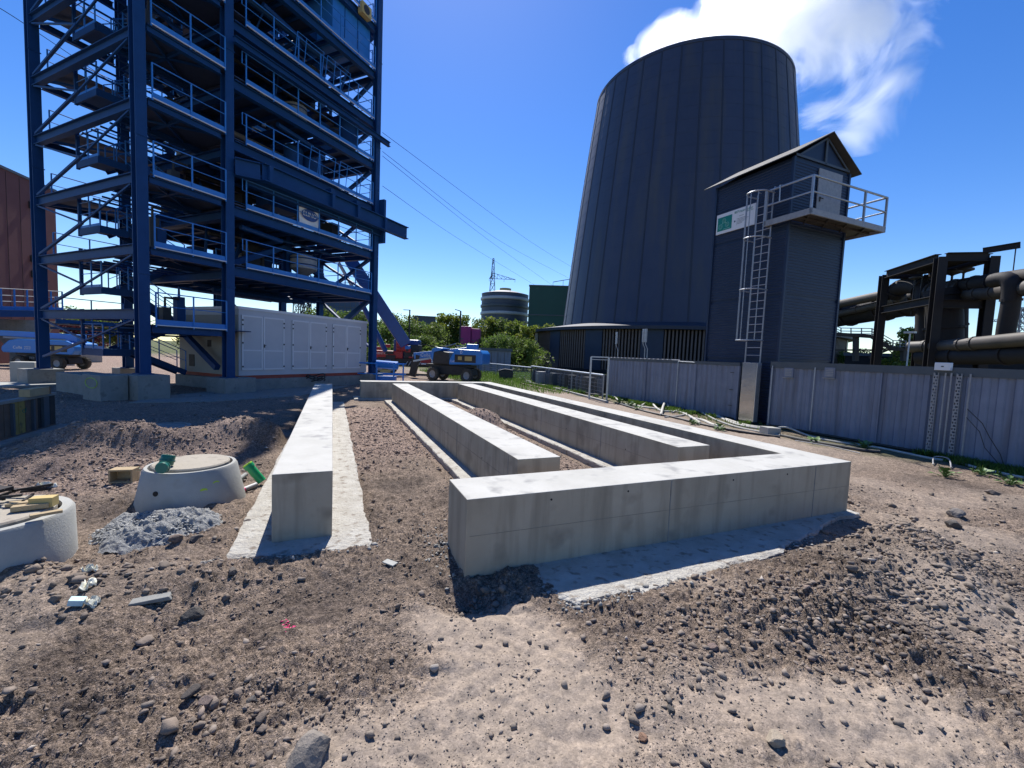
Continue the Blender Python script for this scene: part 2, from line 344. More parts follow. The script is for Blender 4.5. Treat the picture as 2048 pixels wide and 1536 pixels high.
# ground sheet: rings round the viewpoint, fine near, coarse towards the horizon
na = 800; rr_ = np.concatenate([[0.35], np.exp(np.linspace(math.log(.8), math.log(45), 700)), np.exp(np.linspace(math.log(48), math.log(4000), 26))])
th = np.linspace(R(-82), R(82), na); th = np.concatenate([np.linspace(R(-180), R(-84), 20), th, np.linspace(R(84), R(180), 20)])
TT, RR = np.meshgrid(th, rr_); gx = (np.sin(TT)*RR).ravel(); gy = (np.cos(TT)*RR).ravel(); gzv = ground_z(gx, gy)
gd = np.hypot(gx, gy); gzv = np.where(gd > 46, -.03, gzv)
nr, nc = RR.shape; idx = np.arange(nr*nc).reshape(nr, nc)
fc = np.stack([idx[:-1, :-1], idx[1:, :-1], idx[1:, 1:], idx[:-1, 1:]], -1).reshape(-1, 4)[:, ::-1]
red, pale, turf, dark = zones(gx, gy)
base = np.array([.235, .182, .142]); cred = np.array([.29, .215, .175]); cpale = np.array([.285, .235, .19]); cturf = np.array([.075, .095, .03]); cdark = np.array([.125, .098, .08])
colr = base[None]*np.ones((len(gx), 1))
for k, c in ((dark, cdark), (pale, cpale), (red, cred), (turf, cturf)):
    colr = colr*(1-k[:, None]*.9)+c[None]*k[:, None]*.9
C_['soil'] = mat('soil', (1.22, 1.19, 1.16), (.72, .72, .73), 14, .95, 1., 90, c3=(.6, .6, .61), s3=60, attr='tint', spec=.15, bdist=.03, detail=10)
_n = C_['soil'].node_tree; _b = _n.nodes['Principled BSDF']; _tc = _n.nodes.new('ShaderNodeTexCoord'); _src = _b.inputs['Base Color'].links[0].from_socket; _bp = _b.inputs['Normal'].links[0].from_node
_h = None
for _sc, _amt, _d in ((60, .40, .006), (160, .42, .003), (24, .16, .004)):   # grit of three sizes
    _v = _n.nodes.new('ShaderNodeTexVoronoi'); _v.inputs['Scale'].default_value = _sc; _n.links.new(_tc.outputs['Object'], _v.inputs['Vector'])
    _bw = _n.nodes.new('ShaderNodeSeparateColor'); _n.links.new(_v.outputs['Color'], _bw.inputs[0]); _mr = _n.nodes.new('ShaderNodeMapRange'); _mr.inputs['To Min'].default_value = 1-_amt; _mr.inputs['To Max'].default_value = 1+_amt; _n.links.new(_bw.outputs[0], _mr.inputs[0])
    _m = _n.nodes.new('ShaderNodeVectorMath'); _m.operation = 'SCALE'; _n.links.new(_src, _m.inputs[0]); _n.links.new(_mr.outputs[0], _m.inputs['Scale']); _src = _m.outputs[0]
    _b2 = _n.nodes.new('ShaderNodeBump'); _b2.invert = True; _b2.inputs['Strength'].default_value = .8; _b2.inputs['Distance'].default_value = _d; _n.links.new(_v.outputs['Distance'], _b2.inputs['Height']); _n.links.new(_bp.outputs[0], _b2.inputs['Normal']); _bp = _b2
_at = _n.nodes.new('ShaderNodeVertexColor'); _at.layer_name = 'worn'; _wm = _n.nodes.new('ShaderNodeMath'); _wm.operation = 'MULTIPLY'; _wm.inputs[1].default_value = .72; _n.links.new(_at.outputs[0], _wm.inputs[0])
_mix = _n.nodes.new('ShaderNodeMixRGB'); _n.links.new(_wm.outputs[0], _mix.inputs[0]); _n.links.new(_src, _mix.inputs[1]); _n.links.new(_b.inputs['Base Color'].links[0].from_socket, _mix.inputs[2])
_n.links.new(_mix.outputs[0], _b.inputs['Base Color']); _n.links.new(_bp.outputs[0], _b.inputs['Normal'])
_inv = _n.nodes.new('ShaderNodeMapRange'); _inv.inputs['To Min'].default_value = .9; _inv.inputs['To Max'].default_value = .25; _n.links.new(_at.outputs[0], _inv.inputs[0])
for _q in _n.nodes:
    if _q.type == 'BUMP': _n.links.new(_inv.outputs[0], _q.inputs['Strength'])
def soil_colour(x, y):
    red, pale, turf, dark = zones(x, y); c_ = base[None]*np.ones((len(x), 1))
    for k, c in ((dark, cdark), (pale, cpale), (red, cred)): c_ = c_*(1-k[:, None]*.9)+c[None]*k[:, None]*.9
    return c_
g = npmesh('ground', np.stack([gx, gy, gzv], 1), fc, 'soil', colr, smooth=True); g['kind'] = 'structure'
_w = g.data.color_attributes.new('worn', 'FLOAT_COLOR', 'POINT'); _w.data.foreach_set('color', np.repeat(np.clip(pale*1.15, 0, 1)[:, None], 4, 1).astype(np.float32).ravel())

# ------------------------------------------------------------------ loose stones
PHI = (1+5**.5)/2
ICO_V = np.array([(-1, PHI, 0), (1, PHI, 0), (-1, -PHI, 0), (1, -PHI, 0), (0, -1, PHI), (0, 1, PHI), (0, -1, -PHI), (0, 1, -PHI), (PHI, 0, -1), (PHI, 0, 1), (-PHI, 0, -1), (-PHI, 0, 1)])/math.sqrt(1+PHI*PHI)
ICO_F = np.array([(0, 11, 5), (0, 5, 1), (0, 1, 7), (0, 7, 10), (0, 10, 11), (1, 5, 9), (5, 11, 4), (11, 10, 2), (10, 7, 6), (7, 1, 8), (3, 9, 4), (3, 4, 2), (3, 2, 6), (3, 6, 8), (3, 8, 9), (4, 9, 5), (2, 4, 11), (6, 2, 10), (8, 6, 7), (9, 8, 1)])
OCT_V = np.array([(1, 0, 0), (-1, 0, 0), (0, 1, 0), (0, -1, 0), (0, 0, 1), (0, 0, -1)], float)
OCT_F = np.array([(0, 2, 4), (2, 1, 4), (1, 3, 4), (3, 0, 4), (2, 0, 5), (1, 2, 5), (3, 1, 5), (0, 3, 5)])
def stones(name, x, y, size, tint, shape='ico', z=None, flat=.62, sink=.25, m='stone'):
    n = len(x); BVv, BF = (ICO_V, ICO_F) if shape == 'ico' else (OCT_V, OCT_F); k = len(BVv)
    v = BVv[None]*(1+rng.normal(0, .15 if shape == 'clod' else .27 if shape == 'ico' else .3, (n, k, 1)).clip(-.55, .55)+rng.normal(0, .12, (n, k, 3)))
    if shape == 'clod':
        for _c in range(7):
            cd = rng.normal(0, 1, (n, 1, 3)); cd /= np.linalg.norm(cd, axis=2, keepdims=True); e_ = ((v*cd).sum(2, keepdims=True)-rng.uniform(.45, .8, (n, 1, 1))).clip(0, None); v = v-cd*e_
    v = v*np.stack([rng.uniform(.8, 1.35, n), rng.uniform(.6, 1., n), rng.uniform(flat*.7, flat*1.3, n)], 1)[:, None]
    q = rng.uniform(-.5, .5, (n, 2)); a = rng.uniform(0, 6.28, n)
    c, s_ = np.cos(q[:, :1]), np.sin(q[:, :1]); Y, Z = v[..., 1]*c-v[..., 2]*s_, v[..., 1]*s_+v[..., 2]*c; v = np.stack([v[..., 0], Y, Z], -1)
    c, s_ = np.cos(a)[:, None], np.sin(a)[:, None]; X, Y = v[..., 0]*c-v[..., 1]*s_, v[..., 0]*s_+v[..., 1]*c; v = np.stack([X, Y, v[..., 2]], -1)
    v = v*size[:, None, None]
    z = ground_z(x, y) if z is None else z
    v = v+np.stack([x, y, z+size*flat*(1-2*sink)], 1)[:, None]
    f = (BF[None]+(np.arange(n)*k)[:, None, None]).reshape(-1, 3)
    t = np.repeat(tint, k, 0)
    return npmesh(name, v.reshape(-1, 3), f, m, t)
def keep_free(x, y):
    b, a = in_ab(x, y); ok = np.ones(len(x), bool)
    for b0, b1, a0, a1 in ((-.6, .05, 4.95, 17.6), (1.1, 7.05, 3.6, 4.4), (6.4, 7.1, 3.6, 19.3), (2.2, 2.9, 4.9, 17.5), (5.0, 5.75, 4.9, 17.9), (1.1, 7, 18.3, 19.3), (13.95, 17, -5, 20)):
        ok &= ~((b > b0) & (b < b1) & (a > a0) & (a < a1))
    for cx_, cy_, r_ in tuple((*G(*q_), .66) for q_ in ((388, 985), (10, 1090))): ok &= np.hypot(x-cx_, y-cy_) > r_
    return ok
def stone_tint(x, y, n):
    red, pale, turf, dark = zones(x, y); p = rng.random(n)[:, None]
    pal = 1.2*np.array([[.19, .155, .128], [.26, .215, .18], [.13, .105, .088], [.21, .155, .128], [.38, .33, .28], [.16, .135, .115], [.17, .14, .115]])
    t = pal[rng.integers(0, len(pal), n)]; t = t*(1-red[:, None]*.65)+np.array([.29, .215, .18])*red[:, None]*.65
    w_ = np.where(rng.random(n) < .16, .1, .72)[:, None]; t = t*(1-w_)+soil_colour(x, y)*w_*1.05
    return t*rng.uniform(.72, 1.22, (n, 1))
def scatter(n, r0, r1, a0=-66, a1=66, pw=1.0):
    r = r0*(r1/r0)**(rng.random(n)**pw); t = np.radians(rng.uniform(a0, a1, n)); return r*np.sin(t), r*np.cos(t)
def clump(x, y, thr=-.05): return fbm(x, y, .5, 3, 60) > thr+rng.normal(0, .16, len(x))
x, y = scatter(125000, .9, 10); k = keep_free(x, y) & clump(x, y, -.06) & (rng.random(len(x)) > zones(x, y)[1]*.75); x, y = x[k], y[k]; n = len(x)
sz = (.0026*(1+np.hypot(x, y)*.16))*rng.pareto(2.8, n).clip(0, 6)+.0024*(1+np.hypot(x, y)*.1)
stones('gravel', x, y, sz, stone_tint(x, y, n), 'oct')['kind'] = 'stuff'
x, y = scatter(8500, 1.0, 10); k = keep_free(x, y) & clump(x, y, .09) & (rng.random(len(x)) > zones(x, y)[1]*.97); x, y = x[k], y[k]; n = len(x)
sz = .004+.0065*rng.pareto(2.2, n).clip(0, 4.5); stones('gravel', x, y, sz, stone_tint(x, y, n)*.95, 'ico')['kind'] = 'stuff'
# crushed red gravel and heaps
x, y = scatter(110000, 4.5, 26, -66, 40); red_, *_z = zones(x, y); hp = np.zeros(len(x))
for bx, by, h, rx, ry, ro in BUMPS:
    if abs(h) > .3: hp = np.maximum(hp, np.exp(-(((x-bx)/rx)**2+((y-by)/ry)**2)))
k = keep_free(x, y) & (rng.random(len(x)) < red_*.9+hp); x, y = x[k], y[k]; n = len(x)
sz = .009+.010*rng.pareto(2.8, n).clip(0, 3); stones('gravel', x, y, sz*(1+np.hypot(x, y)*.02), stone_tint(x, y, n)*1.05, 'oct')['kind'] = 'stuff'
# clods on the right bank and along the left edge
xs, ys = [], []
for px, py, sx_, sy_, cnt in ((1830, 1130, .75, .5, 2400), (1650, 1210, .7, .2, 1500), (1950, 1230, .6, .5, 1300), (1750, 1300, .5, .3, 1000), (1400, 1350, .6, .3, 700), (1500, 1250, .7, .15, 700), (300, 1150, .7, .2, 220), (100, 1180, .6, .2, 200), (430, 1400, .35, .2, 90), (1000, 1180, .22, .12, 60), (520, 1440, .3, .15, 70), (1700, 1010, .8, .4, 160), (860, 1150, .25, .3, 60)):
    cx_, cy_ = G(px, py); xs.append(rng.normal(cx_, sx_, cnt)); ys.append(rng.normal(cy_, sy_, cnt))
x = np.concatenate(xs); y = np.concatenate(ys); k = keep_free(x, y); x, y = x[k], y[k]; n = len(x)
sz = .0045+.006*rng.pareto(2.0, n).clip(0, 4); stones('earth_clods', x, y, sz, stone_tint(x, y, n)*1.0, 'ico')['kind'] = 'stuff'
b_ = np.concatenate([rng.uniform(1.8, 5.6, 900), rng.uniform(-1.1, .5, 260), rng.normal(1.1, .12, 160)]); a_ = np.concatenate([3.0+rng.normal(0, .07, 900), 4.62+rng.normal(0, .06, 260), rng.normal(4.35, .3, 160)]); a_[:900] += np.clip((b_[:900]-2.6), 0, 9)*.1
x = b_*BV.x+a_*AV.x; y = b_*BV.y+a_*AV.y; n = len(x); stones('concrete_crumbs', x, y, .006+.009*rng.pareto(2.5, n).clip(0, 2.5), np.array([[.40, .385, .35]])*rng.uniform(.6, 1.15, (n, 1)), 'ico')['kind'] = 'stuff'
_sv = [tuple(v_) for v_ in ICO_V]; _sf = []; _mid = {}
def _mp(a, b):
    k = (min(a, b), max(a, b))
    if k not in _mid: p_ = (np.array(_sv[a])+np.array(_sv[b]))/2; p_ /= np.linalg.norm(p_); _mid[k] = len(_sv); _sv.append(tuple(p_))
    return _mid[k]
for a, b, c in ICO_F: ab, bc, ca = _mp(a, b), _mp(b, c), _mp(c, a); _sf += [(a, ab, ca), (b, bc, ab), (c, ca, bc), (ab, bc, ca)]
OCT_V0, OCT_F0 = OCT_V, OCT_F; OCT_V, OCT_F = np.array(_sv), np.array(_sf)
xs, ys = [], []
for px, py, sx_, sy_, cnt in ((1830, 1110, .6, .4, 230), (1960, 1180, .5, .4, 130), (1650, 1190, .6, .15, 90), (1780, 1250, .5, .25, 90), (1720, 1020, .8, .3, 60), (260, 1160, .6, .15, 70), (80, 1200, .5, .15, 60), (420, 1395, .25, .12, 10), (960, 1180, .12, .08, 40), (520, 1440, .2, .1, 24), (1950, 1010, .8, .5, 60)):
    cx_, cy_ = G(px, py); xs.append(rng.normal(cx_, sx_, cnt)); ys.append(rng.normal(cy_, sy_, cnt))
x = np.concatenate(xs); y = np.concatenate(ys); k = keep_free(x, y); x, y = x[k], y[k]; n = len(x)
stones('earth_clods', x, y, .013+.016*rng.pareto(2.3, n).clip(0, 2.6), soil_colour(x, y)*rng.uniform(.65, 1.15, (n, 1)), 'clod', flat=.7, sink=.35)['kind'] = 'stuff'
OCT_V, OCT_F = OCT_V0, OCT_F0
# single big stones one can point at
def ridged_rock(name, label, px, py, size, tint, sh=(1.2, .9, .7), seed=0):
    import bmesh
    bm = bmesh.new(); bmesh.ops.create_icosphere(bm, subdivisions=3, radius=1); rs = random.Random(seed)
    cuts = [(Vector((rs.gauss(0, 1), rs.gauss(0, 1), rs.gauss(0, 1))).normalized(), rs.uniform(.55, .85)) for _ in range(14)]
    for v_ in bm.verts:
        for d_, c_ in cuts:
            e = v_.co.dot(d_)-c_
            if e > 0: v_.co -= d_*e
        v_.co += Vector([rs.uniform(-.02, .02) for _ in range(3)]); v_.co = Vector((v_.co.x*sh[0], v_.co.y*sh[1], v_.co.z*sh[2]))*size
    me = bpy.data.meshes.new(name); bm.to_mesh(me); bm.free(); me.materials.append(mat('rock', tint, tuple(t*.7 for t in tint), 12/max(size, .05)*.1+8, .9, .6, 60))
    o = bpy.data.objects.new(name, me); col.objects.link(o); p = gnd(px, py); o.location = (p.x, p.y, gz(p.x, p.y)+size*sh[2]*.45); o.rotation_euler = (rs.uniform(-.2, .2), rs.uniform(-.2, .2), rs.uniform(0, 6))
    return tag(o, label, 'rock', 'larger stones lying on the soil')
for i, (lb, px, py, s_, t_) in enumerate((
    ('dark angular stone below the grey concrete dump, beside a pale slab', 385, 1222, .075, (.085, .075, .065)),
    ('reddish brown block touching the front of the grey concrete dump', 350, 1092, .06, (.19, .14, .11)),
    ('grey brown block right of the reddish one at the concrete dump edge', 393, 1088, .06, (.13, .11, .095)),
    ('dark stone just in front of the left beam shadow', 465, 1160, .05, (.12, .10, .085)),
    ('dark clod above the pair of reddish stones at bottom left', 382, 1385, .05, (.085, .07, .06)),
    ('reddish brown stone in the cluster at bottom left', 415, 1400, .05, (.17, .125, .105)),
    ('round dark grey stone right of the reddish stone cluster', 503, 1388, .036, (.11, .10, .09)),
    ('large pale grey boulder half buried at the bottom edge', 618, 1500, .12, (.25, .215, .18)),
    ('tan pointed stone near the bottom right, on bare loam', 1548, 1507, .055, (.34, .28, .21)),
    ('dark stone in the middle of the bare loam right of centre', 1340, 1435, .032, (.09, .08, .07)),
    ('orange brown stone fragment left of the tan pointed stone', 1285, 1480, .03, (.24, .14, .09)),
    ('flat reddish stone below the front wall footing', 1425, 1312, .045, (.24, .17, .14)),
    ('dark stone on the right bank crest below the container', 1905, 1065, .10, (.10, .09, .08)),
    ('pale long block on top of the right soil bank', 1912, 1030, .12, (.22, .19, .165)),
    ('brown clod on the far slope of the right soil bank', 1985, 990, .09, (.15, .12, .10)),
    ('pale stone against the front wall footing rim', 1735, 1068, .045, (.28, .24, .2)),
    ('dark clod beneath the undercut wall corner', 960, 1170, .06, (.085, .075, .065)),
    ('small grey stone beside the left beam footing, near its far manhole', 495, 1043, .05, (.14, .12, .11)))):
    ridged_rock('rock', lb, px, py, s_, t_, seed=i)

# ------------------------------------------------------------------ concrete strip foundations
def foundation(name, label, polys, h0, h1, seams, cat='foundation', z0=-.25):
    o = thing(name, label, cat, (0, 0, 0), ROT_AB, 'cast concrete foundation walls')
    mb = MB(); n = len(polys)
    mb.add([(x_, y_, z0) for x_, y_ in polys]+[(x_, y_, h1) for x_, y_ in polys], [tuple(range(n))[::-1], tuple(range(n, 2*n))]+[(i, (i+1) % n, (i+1) % n+n, i+n) for i in range(n)])
    wb_ = mb.build('wall_body', 'concrete', o, bevel=.008); wb_.data.materials.append(C_['trowel_sunlit'])
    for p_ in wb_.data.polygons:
        if p_.normal.z > .9: p_.material_index = 1  # upward faces take the colour lightened to look sunlit
    for (xa, ya_, xb, yb) in seams:
        s_ = MB(); s_.box(min(xa, xb), max(xa, xb), min(ya_, yb), max(ya_, yb), z0, h1-.02); s_.build('formwork_joint', 'conc_old', o)
    return o
HT = .745
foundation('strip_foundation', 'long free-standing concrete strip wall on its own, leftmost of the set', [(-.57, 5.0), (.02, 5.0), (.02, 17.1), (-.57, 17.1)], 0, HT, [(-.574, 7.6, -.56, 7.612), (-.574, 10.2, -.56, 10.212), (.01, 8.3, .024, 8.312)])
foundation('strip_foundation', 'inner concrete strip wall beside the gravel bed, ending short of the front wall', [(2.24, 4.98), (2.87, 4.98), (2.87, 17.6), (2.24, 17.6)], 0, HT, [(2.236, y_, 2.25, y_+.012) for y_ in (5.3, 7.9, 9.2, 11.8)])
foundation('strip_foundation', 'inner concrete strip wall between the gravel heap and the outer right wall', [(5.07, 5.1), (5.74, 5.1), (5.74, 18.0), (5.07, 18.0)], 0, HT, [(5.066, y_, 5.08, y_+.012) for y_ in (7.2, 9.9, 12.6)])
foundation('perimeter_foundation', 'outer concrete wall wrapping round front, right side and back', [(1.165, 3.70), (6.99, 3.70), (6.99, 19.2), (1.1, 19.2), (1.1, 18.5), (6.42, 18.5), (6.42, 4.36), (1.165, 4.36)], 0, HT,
           [(3.6, 3.696, 3.612, 3.71), (6.18, 3.696, 6.192, 3.71), (6.41, 9.0, 6.424, 9.012), (6.41, 13.0, 6.424, 13.012)], z0=-.02)
def tie_holes(o, pts):
    for (x_, y_, z_, ax_) in pts:
        mb = MB(); e = .0035; p_ = Vector((x_, y_, z_)); d_ = Vector((0, -1, 0)) if ax_ == 'y' else Vector((-1, 0, 0)); mb.cyl(p_-d_*.005, p_+d_*e, .011, 10); mb.build('tie_hole', 'black', o)
_f = [o for o in col.objects if o.name.startswith('perimeter_foundation')][0]
tie_holes(_f, [(x_, 3.70, z_, 'y') for x_ in (2.05, 3.0, 4.6, 5.6) for z_ in (.66,)])
mb = MB(); mb.box(1.2, 6.95, 3.6975, 3.7005, .385, .389); mb.build('board_line', 'concline', _f)
for _o in [o for o in col.objects if o.name.startswith('strip_foundation')][1:]:
    _x = 2.24 if 'inner concrete strip wall beside' in _o['label'] else 5.07; tie_holes(_o, [(_x, y_, .42, 'x') for y_ in (6.4, 8.6, 11.)]); mb = MB(); mb.box(_x-.0025, _x+.0005, 5.3, 17, .395, .399); mb.build('board_line', 'concline', _o)
def slab(name, label, pts, z0, z1, m='lean', rough=.03, seed=1, n=46, parent=None, sub=.08):
    """rough-edged thin slab of lean concrete, pts in AB coordinates"""
    mb = MB(); P = []
    L = len(pts)
    for i in range(L):
        a, b = Vector(pts[i]), Vector(pts[(i+1) % L]); k = max(2, int((b-a).length/sub)); nn = Vector(((b-a).y, -(b-a).x)).normalized()
        for j in range(k):
            p = a.lerp(b, j/k); off = fbm(np.array([p.x]), np.array([p.y]), .4, 4, seed)[0]*rough*3; P.append(p+nn*float(off))
    m_ = len(P); c = sum(P, Vector((0, 0)))/m_
    rings = []
    for p in P: rings.append((p.x, p.y, z0))
    for p in P: rings.append((p.x, p.y, z1-.02+.015*random.random()))
    for p in P: q = p+(c-p).normalized()*.05; rings.append((q.x, q.y, z1+.006*random.random()))
    f = [(i, (i+1) % m_, (i+1) % m_+m_, i+m_) for i in range(m_)]+[(i+m_, (i+1) % m_+m_, (i+1) % m_+2*m_, i+2*m_) for i in range(m_)]+[tuple(range(2*m_, 3*m_))]
    mb.add(rings, f); o = mb.build(name, m); o.rotation_euler = (0, 0, ROT_AB); tag(o, label, 'footing', 'blinding concrete strips under the walls'); return o
slab('footing_strip', 'whitish lean concrete strip under the leftmost foundation wall', [(-.95, 4.78), (-.2, 4.66), (.33, 4.50), (.42, 4.75), (.44, 17.7), (-.8, 17.6), (-.92, 8)], -.15, .008, rough=.012, seed=3)
slab('footing_strip', 'rough lean concrete strip spilling out in front of the outer wall', [(1.75, 3.30), (1.95, 2.98), (2.6, 2.93), (4.4, 3.06), (5.4, 3.28), (6.3, 3.50), (7.08, 3.6), (7.08, 3.9), (1.75, 3.9)], -.2, .008, rough=.045, seed=5, sub=.04)
slab('footing_strip', 'thin pale concrete ledge along the left side of the inner wall by the gravel bed', [(1.95, 5.6), (2.3, 4.8), (3.0, 4.8), (3.0, 17.9), (1.98, 17.9)], -.12, .045, rough=.015, seed=8)
slab('footing_strip', 'thin pale concrete ledge along the left side of the inner wall by the heap', [(4.78, 4.9), (5.86, 4.9), (5.86, 18.2), (4.8, 18.2)], -.12, .05, rough=.015, seed=11)
slab('footing_strip', 'concrete ledge beneath the far back section of the outer wall', [(.85, 18.25), (6.6, 18.25), (6.6, 19.4), (.85, 19.4)], -.12, .05, rough=.02, seed=12)

# ------------------------------------------------------------------ profiled container-like sheds
def trap_panel(mb, x0, x1, y, z0, z1, pitch=.26, dep=.035):
    """vertical trapezoid profile facing -y"""
    xs_ = []; k = max(1, round((x1-x0)/pitch)); p = (x1-x0)/k
    for i in range(k):
        b = x0+i*p; xs_ += [(b, 0), (b+p*.38, 0), (b+p*.5, -dep), (b+p*.88, -dep)]
    xs_.append((x1, 0)); v = [(a, y+d, z) for z in (z0, z1) for a, d in xs_]; n = len(xs_)
    mb.add(v, [(i, i+1, n+i+1, n+i) for i in range(n-1)])
def shed(name, label, a_near, a_far, b0, b1, h, gh=.0):
    # local x runs along the wall (a direction reversed so front faces -b): use frame rotated so local -y faces -b
    o = thing(name, label, 'container', AB(b0, a_far), ROT_AB-math.pi/2, 'grey clad sheds in a row')
    L = a_far-a_near; D = b1-b0     # local x: from a_far towards camera ; local y: +b
    mb = MB(); mb.box(.02, L-.02, .04, D, .0, h-.10); mb.build('shed_body', 'cladtrim', o)
    k = max(1, round(L/1.04)); p = L/k
    for i in range(k):
        m_ = MB(); trap_panel(m_, i*p+.001, (i+1)*p-.001, .0, .06, h-.19); m_.build('cladding_panel', 'clad', o)
        if i and i % 3 == 0: s_ = MB(); s_.box(i*p-.02, i*p+.02, -.05, .01, .06, h-.19); s_.build('joint_strip', 'clad', o)
    for xx in (0., L): s_ = MB(); s_.box(xx-.03, xx+.03, -.06, .03, .0, h-.19); s_.build('corner_trim', 'clad', o)
    return o, L, D
H1 = 2.2
shedL, LL, DL = shed('clad_shed', 'left grey profiled shed with a bright corrugated roof edge', 11.35, 19.5, 14.0, 14.36, H1)
mb = MB(); mb.box(-.05, LL+.02, -.05, DL+.05, H1-.19, H1-.06); mb.build('roof_edge', 'cladtrim', shedL)
for i in range(int(LL*.62/.30)):
    m_ = MB(); m_.prism([(i*.30, H1-.06), (i*.30+.05, H1-.02), (i*.30+.20, H1-.02), (i*.30+.25, H1-.06)], -.08, DL+.05); m_.build('roof_rib', 'galvd', shedL)
shedR, LR, DR = shed('clad_shed', 'long grey profiled shed right of the steel ladder tower, with two vents', .5, 10.05, 14.0, 16.4, H1)
mb = MB(); mb.box(-.05, LR+.02, -.07, DR+.05, H1-.19, H1+.02); mb.build('roof_edge', 'cladtrim', shedR)
# vents, downpipes, perforated trays
for px in (1578, 1660):
    b_, a_, z_ = bpl(px, 745, 13.93); lx = 10.05-a_
    v = MB(); v.box(lx-.15, lx+.15, -.09, -.03, z_-.15, z_+.15); ve = v.build('vent', 'clad', shedR)
    v = MB()
    for j in range(5): v.box(lx-.11, lx+.11, -.102, -.09, z_-.11+j*.05, z_-.085+j*.05)
    v.build('vent_slat', 'galvd', ve)
    v = MB(); v.box(lx-.2, lx+.17, -.11, -.04, z_-.185, z_-.165); v.build('vent_sill', 'galvd', ve)
for lx in (.05, 10.05-8.6+.0):
    v = MB(); v.tube([(lx+.0, -.10, H1-.12), (lx, -.10, .1)], .018, 8); v.build('downpipe', 'galv', shedR)
v = MB(); v.tube([(LL*.62+.1, -.09, H1-.1), (LL*.62+.1, -.09, .1)], .02, 8); v.tube([(LL*.62+.1, -.09, H1-.1), (LL*.62+1.0, -.09, H1-.12)], .015, 8); v.build('downpipe', 'galv', shedL)
v = MB()
for z_ in (.5, 1.1, 1.75): v.box(LL-.35, LL-.22, -.06, -.02, z_, z_+.02)
v.build('bracket', 'darkmetal', shedL)
def perforated(lx0, w_, m='galv'):
    v = MB(); n = 26; hh = 2.0/n
    for j in range(n):
        z_ = .06+j*hh
        if j % 1 == 0:
            v.box(lx0, lx0+w_, -.115, -.108, z_, z_+hh*.45)
            xo = .0 if j % 2 else w_*.33
            v.box(lx0+xo, lx0+xo+w_*.33, -.114, -.109, z_+hh*.45+.001, z_+hh-.001)
    v.box(lx0-.012, lx0, -.115, -.04, .06, 2.08); v.box(lx0+w_, lx0+w_+.012, -.115, -.04, .06, 2.08)
    return v
_, a_, _z = bpl(1870, 740, 13.9); x1_ = 10.05-a_; _, a_, _z = bpl(1915, 750, 13.9); x2_ = 10.05-a_
perforated(x1_, .075).build('cable_tray', 'galvd', shedR); perforated(x2_, .075).build('cable_tray', 'galvd', shedR)
for xx in (x1_+.22, x2_+.24, x2_-.1):
    v = MB(); v.tube([(xx, -.12, 2.08), (xx, -.12, .1)], .02, 8); v.build('downpipe', 'galvd', shedR)
v = MB(); v.box(x1_+.02, x1_+.32, -.20, -.075, H1-.06, H1+.13); bx = v.build('junction_box', 'white', shedR, bevel=.01)
v = MB(); v.box(x1_+.15, x1_+.20, -.205, -.199, H1+.02, H1+.05); v.build('box_emblem', 'signdark', bx)
v = MB(); xx = x2_+.25; v.tube([(xx, -.13, 1.25), (xx+.28, -.13, .95), (xx+.42, -.12, .65), (xx+.62, -.12, .3), (xx+.7, -.1, .02)], .008, 6); v.tube([(xx, -.13, 1.05), (xx+.25, -.13, .75), (xx+.36, -.12, .4), (xx+.6, -.12, .1)], .007, 6); v.build('cable', 'hosed', shedR)
b_, a_, z_ = bpl(1800, 735, 14.4)
v = MB(); pA = 10.05-bpl(1813, 735, 15.)[1]; v.tube([(pA, 1., H1), (pA, 1., H1+.95)], .02, 8); v.box(pA-.12, pA+.12, .93, 1.07, H1+.95, H1+1.0); v.build('roof_lamp', 'galv', shedR)

# ------------------------------------------------------------------ ladder house (dark blue clad tower)
HB0, HB1, HA0, HA1, HZ = 14.4, 17.4, 10.2, 13.35, 9.2
house = thing('ladder_tower', 'dark blue clad tower with pitched roof, access platform and caged ladder', 'tower', AB(HB0, HA0), ROT_AB)
W_, D_ = HB1-HB0, HA1-HA0
mb = MB(); mb.box(.03, W_-.03, .03, D_, 0, HZ); mb.prism([(.03, HZ), (W_-.03, HZ), (W_/2+.1, HZ+.98)], .03, D_); mb.build('core', 'house', house)
def rib_wall(z0, z1, along, pos, lo, hi, pitch=.10, dep=.016):
    mb = MB(); n = int((z1-z0)/pitch); prof = []
    for i in range(n):
        z = z0+i*pitch; prof += [(0, z), (0, z+pitch*.4), (dep, z+pitch*.55), (dep, z+pitch*.85)]
    prof.append((0, z0+n*pitch)); v = []
    for e in (lo, hi):
        for d, z in prof: v.append((e, pos-d, z) if along == 'x' else (pos-d, e, z))
    k = len(prof); mb.add(v, [(i, i+1, k+i+1, k+i) for i in range(k-1)]); return mb
for i in range(4):
    z0_, z1_ = i*2.3, (i+1)*2.3-.015
    rib_wall(z0_, z1_, 'x', 0, .04, W_-.02).build('cladding_panel', 'house', house)
    rib_wall(z0_, z1_, 'y', 0, .04, D_-.05).build('cladding_panel', 'house', house)
    rib_wall(z0_, z1_, 'y', W_+.03, .04, D_-.05).build('cladding_panel', 'house', house)
mb = MB(); mb.box(-.05, .04, -.05, .04, 0, HZ); mb.build('corner_trim', 'house', house)
mb = MB(); mb.box(W_-.02, W_+.07, -.05, .04, 0, HZ); mb.build('corner_trim', 'house', house)
mb = MB(); mb.box(-.05, .03, D_-.05, D_+.03, 0, HZ); mb.build('corner_trim', 'house', house)
apx = W_/2+.12
